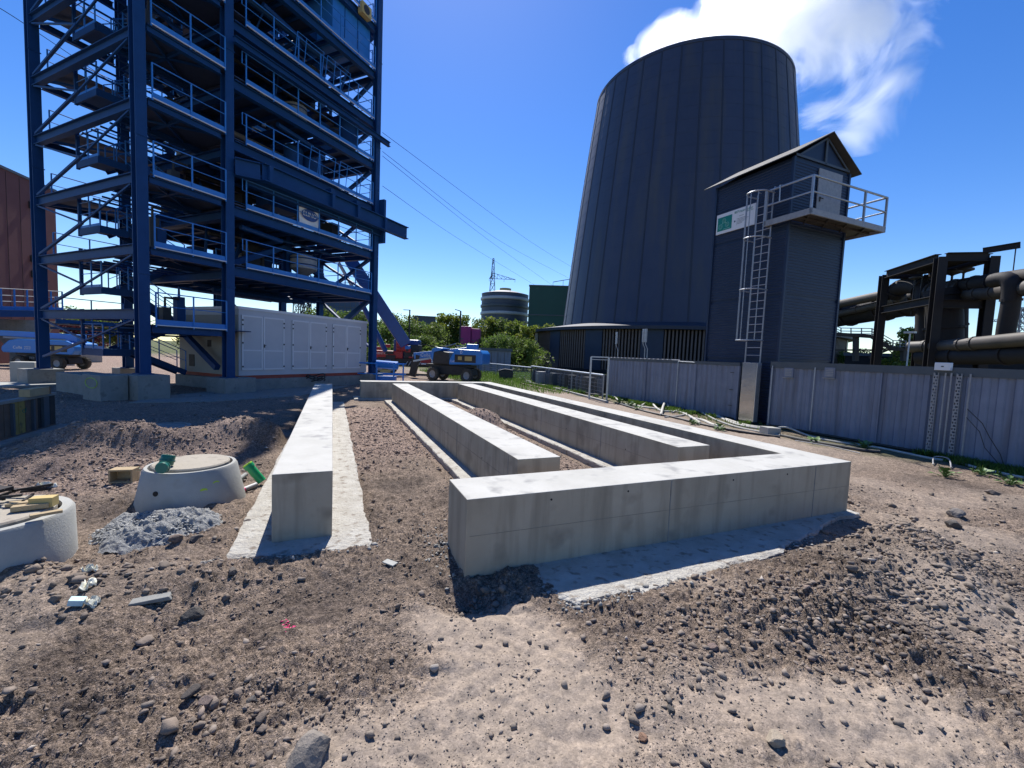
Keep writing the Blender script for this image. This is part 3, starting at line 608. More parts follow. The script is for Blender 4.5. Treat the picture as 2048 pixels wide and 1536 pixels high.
for sgn, (xa, xb) in ((-1, (-.28, apx)), (1, (apx, W_+.38))):
    mb = MB(); za, zb = (HZ-.02, HZ+1.07) if sgn < 0 else (HZ+1.07, HZ-.02)
    mb.prism([(xa, za), (xb, zb), (xb, zb+.035), (xa, za+.035)], -.22, D_+.45); mb.build('roof_sheet', 'roofd', house)
mb = MB(); mb.box(apx-.05, apx+.05, -.035, -.005, HZ+.05, HZ+.95); mb.bar((.05, -.02, HZ+.08), (W_, -.02, HZ+.08), .03, .08); mb.bar((.25, -.02, HZ+.1), (apx, -.02, HZ+.95), .03, .06); mb.bar((W_-.1, -.02, HZ+.1), (apx, -.02, HZ+.95), .03, .06); mb.build('gable_trim', 'cladtrim', house)
# door in the gable
p1 = apl(1636, 335, HA0); p2 = apl(1682, 350, HA0); dx0, dx1 = p1[0]-HB0, p2[0]-HB0
mb = MB(); mb.box(dx0, dx1, -.07, -.03, 7.15, 9.05); dr = mb.build('door', 'galvd', house, bevel=.006); dr['label'] = 'grey steel door in the gable wall'
mb = MB(); mb.box(dx0+.1, dx0+.26, -.12, -.10, 8.02, 8.05); mb.box(dx0+.1, dx0+.13, -.10, -.07, 7.92, 8.08); mb.build('door_handle', 'darkmetal', dr)
# platform: L shaped deck round the near left corner
PZ = 7.0
def lp(px, py, z): P = gnd(px, py, z)-AB(HB0, HA0); return P.dot(BV), P.dot(AV)
nl = lp(1622, 425, PZ); lf = lp(1529, 452, PZ); nr_ = lp(1768, 464, PZ)
px0, px1, py0, py1 = nl[0], nr_[0], nl[1], lf[1]
mb = MB(); t = .16
mb.box(px0, px1, py0, py0+.06, PZ-.03, PZ+t); mb.box(px0, px0+.06, py0+.06, py1, PZ-.03, PZ+t); mb.box(px1-.06, px1, py0+.06, 0.9, PZ-.03, PZ+t); mb.box(px0+.06, -.05, py1-.06, py1, PZ-.03, PZ+t); mb.box(W_+.1, px1-.06, .84, .9, PZ-.03, PZ+t)
mb.build('deck_frame', 'galvd', house)
for i in range(4):
    xa = px0+.06+(px1-px0-.12)*i/4; xb = px0+.06+(px1-px0-.12)*(i+1)/4-.02
    mb = MB(); mb.box(xa, xb, py0+.06, -.06, PZ+.07, PZ+.10); mb.bar((xa+.02, (py0)/2, PZ+.03), (xb, py0/2, PZ+.03), .05, .07); mb.bar((xa+.05, py0+.08, PZ+.03), (xb-.05, -.1, PZ+.03), .03, .05); mb.build('deck_panel', 'pipe', house)
mb = MB(); mb.box(px0+.06, -.06, -.05, py1-.06, PZ+.07, PZ+.10); mb.bar((px0+.08, .2, PZ+.03), (-.08, py1-.2, PZ+.03), .03, .05); mb.build('deck_panel', 'pipe', house)
mb = MB(); mb.box(W_+.1, px1-.06, -.05, .84, PZ+.07, PZ+.10); mb.build('deck_panel', 'pipe', house)
rt, rm = PZ+t+1.02, PZ+t+.52
corners = [(px0, py1), (px0, py0), (px1, py0), (px1, .9)]
for z_ in (rt, rm):
    mb = MB(); mb.tube([(c[0]+(.03 if c[0] == px0 else -.03), c[1]+(.03 if c[1] == py0 else 0), z_) for c in corners], .036 if z_ == rt else .028, 8); mb.tube([(W_+.15, .87, z_), (px1-.03, .87, z_)], .02, 8); mb.build('handrail', 'galv', house)
for c in [(px0+.03, py1-.03), (px0+.03, py0+.03), (px1-.03, py0+.03), ((px0+px1)/2+.75, py0+.03), (px1-.03, .85), (W_+.15, .87)]:
    mb = MB(); mb.bar((c[0], c[1], PZ), (c[0], c[1], rt), .06, .06); mb.build('rail_post', 'galv', house)
# caged ladder down the left wall
l0 = bpl(1492, 700, 14.15)[1]-HA0; l1 = bpl(1522, 700, 14.15)[1]-HA0; ly0, ly1 = min(l0, l1), max(l0, l1)
lx = -.25
mb = MB(); mb.bar((lx, ly0, 1.95), (lx, ly0, 8.2), .045, .03); mb.tube([(lx, ly0, 8.2), (lx+.05, ly0, 8.32), (lx+.15, ly0, 8.3)], .02, 6); mb.build('ladder_rail', 'galv', house)
mb = MB(); mb.bar((lx, ly1, 1.95), (lx, ly1, 8.2), .045, .03); mb.tube([(lx, ly1, 8.2), (lx+.05, ly1, 8.32), (lx+.15, ly1, 8.3)], .02, 6); mb.build('ladder_rail', 'galv', house)
mb = MB(); mb.cyl((lx, ly0, 0), (lx, ly1, 0), .014, 6); rung = mb.build('rung', 'galv', house); rung.location = (0, 0, 2.15)
for i in range(1, 21): inst(rung, house, (0, 0, 2.15+i*.28))
yc_, rc = (ly0+ly1)/2, .36
def hoop(z, r=rc):
    pts = [(lx+.02, ly0-.03, z)]+[(lx-.36-r*math.cos(t_)*1.0, yc_-r*math.sin(t_), z) for t_ in np.linspace(R(80), R(-80), 12)]+[(lx+.02, ly1+.03, z)]
    mb = MB(); mb.tube(pts, .026, 6); return mb
for z_ in (2.95, 4.75, 6.55, 8.1): hoop(z_).build('cage_hoop', 'galv', house)
for t_ in (-75, -38, 0, 38, 75):
    x_, y_ = lx-.36-rc*math.cos(R(t_)), yc_-rc*math.sin(R(t_)); mb = MB(); mb.bar((x_, y_, 2.95), (x_, y_, 8.1), .03, .012); mb.build('cage_bar', 'galv', house)
mb = MB(); mb.tube([(px0+.03, py1-.5, rm), (px0-.0, py1-.5, rt+.05), (px0+.35, py1-.5, rt+.12), (px0+.7, py1-.45, rt+.1), (px0+.75, py1-.4, rm-.1)], .02, 8); mb.build('gate_loop', 'galv', house)
# sign on the left wall
s1 = bpl(1435.5, 432, HB0-.05); s2 = bpl(1510, 447, HB0-.05); sz1 = s1[2]; sz0 = bpl(1436, 470, HB0-.05)[2]; ya_, yb_ = s2[1]-HA0, s1[1]-HA0
sign = thing('company_sign', 'white sign board with green square on the dark ladder tower', 'sign', AB(HB0-.06, HA0+yb_, sz0), ROT_AB-math.pi/2)
SL, SH = yb_-ya_, sz1-sz0
mb = MB(); mb.box(0, SL, -.02, .02, 0, SH); mb.build('sign_board', 'white', sign)
mb = MB(); mb.box(.06, SL*.42, -.025, -.021, SH*.14, SH*.83); mb.build('green_field', 'signgreen', sign)
for cx_, cz_ in ((SL*.12, SH*.36), (SL*.21, SH*.62), (SL*.30, SH*.40)):
    mb = MB(); mb.tube([(cx_+.085*math.cos(t_), -.028, cz_+.085*math.sin(t_)) for t_ in np.linspace(0, 6.283, 17)], .006, 4); mb.tube([(cx_+.045*math.cos(t_), -.028, cz_+.045*math.sin(t_)) for t_ in np.linspace(0, 6.283, 13)], .005, 4); mb.build('ring_emblem', 'signlite', sign)
mb = MB(); mb.bar((SL*.15, -.028, SH*.46), (SL*.18, -.028, SH*.52), .008, .012); mb.bar((SL*.24, -.028, SH*.54), (SL*.27, -.028, SH*.48), .008, .012); mb.box(SL*.2, SL*.38, -.028, -.0255, SH*.2, SH*.215); mb.build('line_emblem', 'signlite', sign)
mb = MB()
for i in range(4): mb.box(SL*.48, SL*.535, -.026, -.021, SH*(.80+i*.028), SH*(.815+i*.028))
mb.build('logo', 'signgreen', sign)
text('lettering', 'Fraunhofer', .15, 'signgreen', sign, (SL*.55, -.022, SH*.85), (R(90), 0, 0))
text('lettering', 'UMSICHT', .07, 'signgreen', sign, (SL*.78, -.022, SH*.74), (R(90), 0, 0))
mb = MB(); mb.lathe([(0, 0), (.035, 0)], (0, 0, 0), 12); o = mb.build('eagle_emblem', 'signdark', sign); o.rotation_euler = (R(90), 0, 0); o.location = (SL*.5, -.023, SH*.42)
mb = MB(); mb.box(SL*.555, SL*.558, -.024, -.021, SH*.2, SH*.55)
for i, wd in enumerate((.22, .27, .2, .16, .12)): mb.box(SL*.57, SL*(.57+wd), -.024, -.021, SH*(.5-i*.06), SH*(.515-i*.06))
mb.box(SL*.6, SL*.72, -.024, -.021, SH*.62, SH*.635); mb.build('small_print', 'signdark', sign)
# stainless anti-climb sheet
q0 = gnd(1477, 840); q1 = gnd(1510, 843)
pn = thing('anti_climb_sheet', 'shiny stainless sheet closing the foot of the caged ladder', 'metal sheet', AB(13.80, bpl(1495, 800, 13.8)[1]), ROT_AB-math.pi/2)
mb = MB(); mb.box(-.30, .30, -.02, .16, .05, 2.16); mb.build('sheet', 'stainless', pn, bevel=.01)
mb = MB(); mb.box(.30, .315, -.03, .17, .05, 2.16); mb.build('edge_strip', 'galv', pn)

# ------------------------------------------------------------------ cooling tower
CX, CY = 29.47, 79.7; R0, R1c, CZ0, CZ1 = 20.43, 16.0, 7.6, 48.2
ct = thing('cooling_tower', 'huge dark ribbed cooling tower with louvred base, steam leaving its top', 'cooling tower', (CX, CY, 0))
def crad(z):
    t_ = (z-6.5)/(CZ1-6.5); return R0+(R1c-R0)*t_+.82*t_*(1-t_)
NS = 36; rows = 21
for s_ in range(NS):
    a0 = R(s_*10+5); a1 = R(s_*10+15); mb = MB(); v = []; f = []; kk = 5
    for r_ in range(rows):
        z0, z1 = CZ0+(CZ1-CZ0)*r_/rows, CZ0+(CZ1-CZ0)*(r_+1)/rows
        for z, off in ((z0, .014), (z1, .0)):
            for j in range(kk):
                a_ = a0+(a1-a0)*j/(kk-1); rr = crad(z)+off; v.append((rr*math.cos(a_), rr*math.sin(a_), z))
        o_ = r_*2*kk; f += [(o_+j, o_+j+1, o_+kk+j+1, o_+kk+j) for j in range(kk-1)]
        if r_: f += [(o_-kk+j, o_-kk+j+1, o_+j+1, o_+j) for j in range(kk-1)]
    mb.add(v, f); mb.build('shell_panel', 'tower', ct, smooth=False)
    mb = MB(); n_ = 8; pts = []
    v = []; f = []
    for j in range(n_+1):
        z = CZ0+(CZ1-CZ0-.3)*j/n_; rr = crad(z); t_ = Vector((-math.sin(a0), math.cos(a0), 0)); e = Vector((math.cos(a0), math.sin(a0), 0))
        for q in (-.12, .12): v.append(e*(rr+.02)+t_*q+Vector((0, 0, z))); v.append(e*(rr+.07)+t_*q*.75+Vector((0, 0, z)))
    for j in range(n_): b_ = j*4; f += [(b_, b_+4, b_+5, b_+1), (b_+1, b_+5, b_+7, b_+3), (b_+3, b_+7, b_+6, b_+2)]
    mb.add(v, f); mb.build('shell_rib', 'towerrib', ct)
mb = MB(); mb.lathe([(R1c-.45, 2), (R1c-.45, CZ1-CZ0+.12), (R1c+.1, CZ1-CZ0+.12), (R1c+.12, CZ1-CZ0-.35), (R1c+.02, CZ1-CZ0-.4)], (0, 0, CZ0), 120); mb.build('rim', 'tower', ct, smooth=True)
mb = MB(); mb.lathe([(R0+.6, 7.55), (R0-1, 7.7), (R0-1.2, 7.2)], (0, 0, 0), 96); mb.lathe([(R0+.6, 7.55), (26.4, 6.62), (26.4, 6.18), (25.2, 6.18)], (0, 0, 0), 96); mb.build('skirt_roof', 'towerrib', ct)
mb = MB(); mb.lathe([(24.4, 0), (24.4, 6.3)], (0, 0, 0), 96); mb.lathe([(25.7, 0), (25.7, .5), (24.4, .5)], (0, 0, 0), 96); mb.build('basin', 'black', ct)
# louvre fields and solid panels
fin = None; solid = None
ang_c = math.atan2(-CY, -CX)
def angpx(px, r=25.6):
    d = ray(px, 690); d = Vector((d.x, d.y)).normalized(); C2 = Vector((CX, CY)); tb = d.dot(C2); t_ = tb-math.sqrt(max(0, r*r-(C2.length_squared-tb*tb))); P_ = d*t_-C2; return math.atan2(P_.y, P_.x)
a_s = [angpx(p) for p in (1110, 1187, 1304)]
step = abs((a_s[2]-a_s[0])/2); a_first = a_s[1]
nsec = 14; mb = MB()
for i in range(-4, nsec-4):
    ac = a_first+i*step
    mb = MB(); hw = .085*step*2
    v = []
    for q in np.linspace(-1, 1, 4):
        for z in (.4, 6.2): v.append((25.72*math.cos(ac+q*hw), 25.72*math.sin(ac+q*hw), z))
    mb.add(v, [(0, 2, 3, 1), (2, 4, 5, 3), (4, 6, 7, 5)]); mb.build('infill_panel', 'house', ct)
    for j in range(12):
        af = ac+hw+(step-2*hw)*(j+.5)/12
        if fin is None:
            mb = MB(); mb.bar((-.09, -.28, .4), (-.09, -.28, 6.2), .02, .02); mb = MB(); mb.add([(0, -.11, .45), (.0, .11, .45), (.0, .11, 6.15), (.0, -.11, 6.15), (-.75, -.02, .45), (-.75, .02, .45), (-.75, .02, 6.15), (-.75, -.02, 6.15)], [(0, 1, 2, 3), (1, 5, 6, 2), (5, 4, 7, 6), (4, 0, 3, 7)])
            fin = mb.build('louvre_blade', 'louvre', ct); o = fin
        else: o = inst(fin, ct)
        o.location = (25.65*math.cos(af), 25.65*math.sin(af), 0); o.rotation_euler = (0, 0, af)

# steam leaving the tower
sm = bpy.data.materials.new('steam'); sm.use_nodes = True; n = sm.node_tree; n.nodes.clear()
go = n.nodes.new('ShaderNodeOutputMaterial'); pv = n.nodes.new('ShaderNodeVolumePrincipled'); n.links.new(pv.outputs[0], go.inputs['Volume'])
pv.inputs['Color'].default_value = (1, 1, 1, 1); pv.inputs['Anisotropy'].default_value = .6
tc = n.nodes.new('ShaderNodeTexCoord'); nz = n.nodes.new('ShaderNodeTexNoise'); nz.inputs['Scale'].default_value = .075; nz.inputs['Detail'].default_value = 9; nz.inputs['Roughness'].default_value = .68; nz.inputs['Distortion'].default_value = 1.2
n.links.new(tc.outputs['Object'], nz.inputs['Vector'])
puffs = [(1268, 122, 84, 2.0), (1308, 96, 85, 3.0), (1345, 78, 86, 3.6), (1430, 40, 90, 5.6), (1540, 10, 90, 9.5), (1640, 25, 90, 10.5), (1735, 45, 91, 8.5), (1795, 85, 92, 5.2), (1775, 160, 93, 4.6), (1735, 240, 94, 4.4), (1655, 215, 92, 3.4), (1650, 110, 90, 5.5), (1560, 80, 88, 7), (1700, 120, 92, 6), (1590, -110, 92, 13)]
last = None; lo = Vector((1e9,)*3); hi = -lo
for px, py, D, r_ in puffs:
    c = dist(px, py, D); r_ *= 1.12
    for i in range(3): lo[i] = min(lo[i], c[i]-r_*1.25); hi[i] = max(hi[i], c[i]+r_*1.25)
    vm = n.nodes.new('ShaderNodeVectorMath'); vm.operation = 'DISTANCE'; vm.inputs[1].default_value = c; n.links.new(tc.outputs['Object'], vm.inputs[0])
    mr = n.nodes.new('ShaderNodeMath'); mr.operation = 'MULTIPLY_ADD'; mr.inputs[1].default_value = -1/r_; mr.inputs[2].default_value = 1; n.links.new(vm.outputs['Value'], mr.inputs[0])
    if last is None: last = mr
    else:
        mx = n.nodes.new('ShaderNodeMath'); mx.operation = 'SMOOTH_MAX'; mx.inputs[2].default_value = .25; n.links.new(last.outputs[0], mx.inputs[0]); n.links.new(mr.outputs[0], mx.inputs[1]); last = mx
# density = clamp((shape + (noise-.5)*2.6 - .05)*k)
ma = n.nodes.new('ShaderNodeMath'); ma.operation = 'MULTIPLY_ADD'; ma.inputs[1].default_value = 6.0; ma.inputs[2].default_value = -3.12; n.links.new(nz.outputs[0], ma.inputs[0])
mb_ = n.nodes.new('ShaderNodeMath'); mb_.operation = 'ADD'; n.links.new(last.outputs[0], mb_.inputs[0]); n.links.new(ma.outputs[0], mb_.inputs[1])
mk = n.nodes.new('ShaderNodeMath'); mk.operation = 'GREATER_THAN'; mk.inputs[1].default_value = -.12; n.links.new(last.outputs[0], mk.inputs[0])
mc = n.nodes.new('ShaderNodeMath'); mc.operation = 'MULTIPLY'; mc.inputs[1].default_value = .2; mc.use_clamp = True; n.links.new(mb_.outputs[0], mc.inputs[0])
md = n.nodes.new('ShaderNodeMath'); md.operation = 'MULTIPLY'; n.links.new(mc.outputs[0], md.inputs[0]); n.links.new(mk.outputs[0], md.inputs[1]); n.links.new(md.outputs[0], pv.inputs['Density'])
mb = MB(); mb.box(lo.x, hi.x, lo.y, hi.y, lo.z, hi.z); C_['steam'] = sm; o = mb.build('steam_plume', 'steam'); tag(o, 'white steam plume blowing off the cooling tower top', 'steam', kind='stuff')

# ------------------------------------------------------------------ blue process tower (local x to the right/away, y to the left/back)
T = thing('process_tower', 'tall open dark blue steel tower full of platforms, railings and machinery', 'steel tower', TO, ROT_T)
YB = 8.1; TOPZ = 25.
XC = (.30, 3.30, 11.80)
rs = random.Random(3)
def hcol(x, y, z0, z1, s_=.5, m='steel'):
    mb = MB(); h = s_/2
    mb.box(x-h, x+h, y-h, y-h+.04, z0, z1); mb.box(x-h, x+h, y+h-.04, y+h, z0, z1); mb.box(x-.02, x+.02, y-h+.042, y+h-.042, z0, z1)
    o = mb.build('column', m, T)
    mb = MB(); mb.box(x-h-.06, x+h+.06, y-h-.06, y+h+.06, z0-.04, z0-.002); mb.build('base_plate', 'steel', o)
    for z_ in (4.4, 9.1, 13.8, 18.5): mb = MB(); mb.box(x-h-.03, x+h+.03, y-h-.02, y-h-.003, z_, z_+.04); mb.build('splice_plate', 'steel', o)
    return o
for x_ in XC:
    for y_ in (.18, YB): hcol(x_, y_, (.90 if x_ < 1 else .68) if y_ < 1 else .70, TOPZ, .34)
hcol(7.6, YB, .7, TOPZ, .3); hcol(11.78, 4.6, 2.5, TOPZ, .3); hcol(7.6, 2.2, 5.4, 7.9, .3)
# left face: beams and braces between front and back column
LZ = [3.0, 5.28, 7.72, 10.2, 12.55, 15.0, 17.5, 20., 22.5]
for z_ in LZ:
    mb = MB(); mb.ibeam((.28, .36, z_), (.28, YB-.18, z_), .22, .36); mb.build('beam', 'steel', T)
    mb = MB(); mb.ibeam((.55, YB, z_+.05), (3.0, YB, z_+.05), .2, .26); mb.build('beam', 'steel', T)
    mb = MB(); mb.ibeam((3.28, .5, z_-.35), (3.28, YB-.27, z_-.35), .24, .34); mb.build('beam', 'steel', T)
prev = .95
for i, z_ in enumerate(LZ):
    mid = 4.1
    mb = MB(); mb.bar((.22, YB-.3, prev+.25), (.22, mid, (prev+z_)/2), .09); mb.bar((.22, mid, (prev+z_)/2), (.22, YB-.3, z_-.2), .06); mb.bar((.22, mid, (prev+z_)/2), (.22, .55, z_-.2), .06); mb.build('brace', 'steel', T)
    prev = z_
# platforms
BZ = [2.75, 5.52, 8.0, 10.62, 13.08, 15.6, 18.1, 20.6]
MZ = [5.45, 7.92, 10.58, 13.0, 15.3, 18.0, 20.5]
def rail_run(x0, x1, y, z, n, parent, name='railing', h=1.06, ends=True):
    o = MB(); o.bar((x0, y, z+.02), (x1, y, z+.02), .012, .16); o.bar((x0, y-.03, z-.075), (x1, y-.03, z-.075), .03, .03); ro = o.build(name, 'rail', parent); 
    mb = MB(); mb.bar((x0, y-.03, z-.11), (x1, y-.03, z-.11), .05, .035); mb.build('kick_edge', 'cabtrim', ro)
    for i in range(n+1):
        x = x0+(x1-x0)*i/n; mb = MB(); mb.bar((x, y-.03, z-.18), (x, y-.03, z+h), .042, .042); mb.build('post', 'rail', ro)
    mb = MB(); mb.tube([(x0, y-.03, z+h), (x1, y-.03, z+h)], .022, 6); mb.build('top_rail', 'rail', ro)
    mb = MB(); mb.tube([(x0, y-.03, z+h*.55), (x1, y-.03, z+h*.55)], .016, 6); mb.build('mid_rail', 'rail', ro)
    if ends:
        mb = MB(); mb.tube([(x0, y-.03, z+h), (x0-.17, y-.03, z+h), (x0-.17, y-.03, z+h*.55), (x0, y-.03, z+h*.55)], .02, 6); mb.build('end_loop', 'rail', ro)
    return ro
def rail_y(y0, y1, x, z, n, parent, h=1.06):
    o = MB(); o.bar((x, y0, z+.02), (x, y1, z+.02), .012, .16); ro = o.build('railing', 'rail', parent)
    for i in range(n+1):
        y = y0+(y1-y0)*i/n; mb = MB(); mb.bar((x, y, z-.1), (x, y, z+h), .042); mb.build('post', 'rail', ro)
    mb = MB(); mb.tube([(x, y0, z+h), (x, y1, z+h)], .02, 6); mb.build('top_rail', 'rail', ro); mb = MB(); mb.tube([(x, y0, z+h*.55), (x, y1, z+h*.55)], .016, 6); mb.build('mid_rail', 'rail', ro)
    return ro
for z_ in BZ:
    rail_run(.62, 3.1, .0, z_, 2, T, ends=False)
    mb = MB(); mb.box(.55, 4.2, .05, 2.6, z_-.14, z_-.10); mb.build('deck_plate', 'grate', T)
    mb = MB(); mb.ibeam((.55, .12, z_-.27), (3.0, .12, z_-.27), .18, .24); mb.ibeam((.55, 2.5, z_-.27), (4.2, 2.5, z_-.27), .18, .24); mb.build('beam', 'steel', T)
    mb = MB(); mb.bar((.6, .3, z_-.22), (2.9, 2.4, z_-.22), .07); mb.bar((2.9, .3, z_-.225), (.6, 2.4, z_-.225), .07); mb.bar((1.75, .2, z_-.2), (1.75, 2.4, z_-.2), .09, .12); mb.build('plan_brace', 'steel', T)
for k_, z_ in enumerate(MZ):
    rail_run(3.95, 11.38, .0, z_, 6, T)
    mb = MB(); mb.ibeam((3.55, .2, z_-.34), (11.5, .2, z_-.34), .24, .40); mb.build('beam', 'steel', T)
    mb = MB(); mb.ibeam((3.55, YB-.1, z_-.34), (11.5, YB-.1, z_-.34), .24, .40); mb.build('beam', 'steel', T)
    mb = MB(); mb.ibeam((11.78, .5, z_-.36), (11.78, YB-.3, z_-.36), .24, .34); mb.build('beam', 'steel', T)
    mb = MB(); mb.ibeam((3.55, 4.1, z_-.36), (11.5, 4.1, z_-.36), .22, .36); mb.build('beam', 'steel', T)
    for i in range(9):
        x = 4.2+i*.88; mb = MB(); mb.ibeam((x, .32, z_-.28), (x, YB-.3, z_-.28), .12, .2); mb.build('joist', 'steel', T)
    for i in range(9):
        for j in range(4):
            if k_ > 0 and i > 4 and rs.random() < .5: continue
            if rs.random() < .06: continue
            x = 3.6+i*.89; y = .1+j*1.98
            mb = MB(); mb.box(x, x+.86, y, y+1.93, z_-.16, z_-.11); mb.build('deck_plate', 'grate', T)
    rail_y(.3, YB-.4, 11.5, z_, 4, T)
    rail_run(3.95, 11.3, YB, z_, 5, T, ends=False)
    # cross braces in the right face
    zt = z_-.55; zb = (MZ[k_-1] if k_ else 2.3)-.05
    mb = MB(); mb.bar((11.80, .5, zb), (11.80, 4.4, zt), .16, .12); mb.build('brace', 'steel', T)
    mb = MB(); mb.bar((11.72, 4.4, zb), (11.72, .5, zt), .20, .14); mb.build('brace', 'steel', T)
mb = MB(); mb.bar((11.75, .5, 5.0), (11.75, 4.0, 2.9), .2, .16); mb.build('brace', 'steel', T)
mb = MB(); mb.bar((4.0, 1.0, 5.6), (7.4, 2.1, 7.2), .24, .24); mb.build('brace', 'steel', T)
mb = MB(); mb.bar((3.45, 1.2, 1.0), (3.45, 5.2, 3.4), .22, .22); mb.build('brace', 'steel', T)
mb = MB(); mb.bar((7.8, 2.3, 7.0), (11.4, 2.0, 5.2), .22, .2); mb.build('brace', 'steel', T)
mb = MB(); mb.bar((7.6, 8.0, 5.1), (9.9, 8.0, 2.9), .3, .25); mb.build('brace', 'galv', T)
# small swing frames leaning on the front railings
for z_, xs_ in ((10.58, (7.0, 8.8)), (15.3, (6.2, 7.9)), (5.45, ())):
    for x in xs_:
        mb = MB(); mb.tube([(x, -.06, z_-.05), (x+.12, -.10, z_+1.2), (x+1.6, -.10, z_+1.2), (x+1.5, -.06, z_-.05)], .02, 6); mb.tube([(x+.5, -.08, z_), (x+.6, -.1, z_+1.2)], .016, 6); mb.build('swing_gate', 'rail', T)
# monorail beams in front
mb = MB(); mb.ibeam((4.25, -.6, 9.36), (13.75, -.6, 9.36), .34, .72, t=.04); mb.build('crane_beam', 'steel', T)
mb = MB(); mb.ibeam((3.42, -.12, 9.30), (4.2, -.55, 9.32), .3, .70, t=.04); mb.build('crane_beam', 'steel', T)
mb = MB(); mb.ibeam((4.0, .0, 9.02), (12.1, .0, 9.02), .3, .5, t=.04); mb.build('crane_beam', 'steel', T)
for x in (4.55, 7.9, 9.6, 11.7):
    mb = MB(); mb.box(x-.09, x+.09, -.78, -.60, 9.04, 9.68); mb.build('stiffener', 'steel', T)
for x in (7.9, 9.6):
    mb = MB(); mb.box(x-.12, x+.12, -.7, .4, 9.75, 9.95); mb.build('bracket', 'steel', T)
mb = MB(); mb.ibeam((3.3, -.28, 14.15), (12.4, -.28, 14.15), .2, .26); mb.build('edge_beam', 'steel', T)
mb = MB(); mb.box(12.02, 12.2, -.3, .3, 8.4, 10.9); mb.build('end_plate', 'steel', T)
# banner
bn = thing('banner', 'white banner with a blue oval and lettering hung on the tower railing', 'banner', TW(6.6, .06, 7.98), ROT_T)
mb = MB(); v = []; N = 12
for j in range(5):
    for i in range(N+1):
        u = i/N; v.append((u*1.28, .03*math.sin(u*9+j*.7), .05-.12*u*(1-u)*(j == 0)+j*.27))
mb.add(v, [(j*(N+1)+i, j*(N+1)+i+1, (j+1)*(N+1)+i+1, (j+1)*(N+1)+i) for j in range(4) for i in range(N)]); mb.build('banner_cloth', 'white', bn)
mb = MB(); mb.add([(.64+.55*math.cos(t_), -.045, .60+.32*math.sin(t_)) for t_ in np.linspace(0, 6.283, 28)[:-1]], [tuple(range(27))]); mb.build('oval_field', 'bluelogo', bn)
text('lettering', 'ELINO', .36, 'white', bn, (.64, -.055, .62), (R(90), 0, 0), align='CENTER', sx=.9)
bn.scale = (.86, 1, .86)
# stairs in the left bay
def flight(x0, z0, x1, z1, y0, y1):
    ro = MB(); 
    for y in (y0, y1): ro.bar((x0, y, z0-.06), (x1, y, z1-.06), .04, .24)
    o = ro.build('stair_flight', 'steel', T)
    n_ = 7
    for i in range(1, n_): 
        t_ = i/n_; mb = MB(); x = x0+(x1-x0)*t_; z = z0+(z1-z0)*t_; mb.box(x-.12, x+.12, y0+.03, y1-.03, z-.02, z+.015); mb.build('tread', 'grate', o)
    mb = MB()
    for y in (y0, y1):
        mb.tube([(x0, y, z0+.95), (x1, y, z1+.95)], .02, 6); mb.tube([(x0, y, z0+.5), (x1, y, z1+.5)], .014, 6)
        for t_ in (.0, .5, 1.): mb.bar((x0+(x1-x0)*t_, y, z0+(z1-z0)*t_), (x0+(x1-x0)*t_, y, z0+(z1-z0)*t_+.95), .035)
    mb.build('stair_rail', 'rail', o)
half = [1.66, 4.12, 6.5, 9.15, 11.65, 14.05, 16.6, 19.1]; full = [.7]+BZ
for i, hz in enumerate(half):
    mb = MB(); mb.box(.62, 1.55, 3.75, 5.45, hz-.04, hz); mb.box(.6, .68, 3.75, 5.45, hz-.28, hz-.04); mb.box(.68, 1.5, 3.72, 3.80, hz-.28, hz-.04); mb.build('landing', 'steel', T)
    mb = MB(); mb.bar((.64, 5.42, hz-.3), (.64, 5.42, hz+1.6), .10); mb.build('landing_post', 'steel', T)
    rail_y(3.8, 5.4, .64, hz, 2, T, h=1.0)
    flight(1.5, hz, 3.6, full[i], 3.8, 4.5)
    flight(1.5, hz, 3.6, full[i+1], 4.7, 5.4)
for z_ in BZ:
    mb = MB(); mb.box(3.6, 4.9, 2.6, 6.0, z_-.14, z_-.1); mb.ibeam((3.6, 2.6, z_-.27), (3.6, 6., z_-.27), .15, .2); mb.build('deck_plate', 'grate', T)
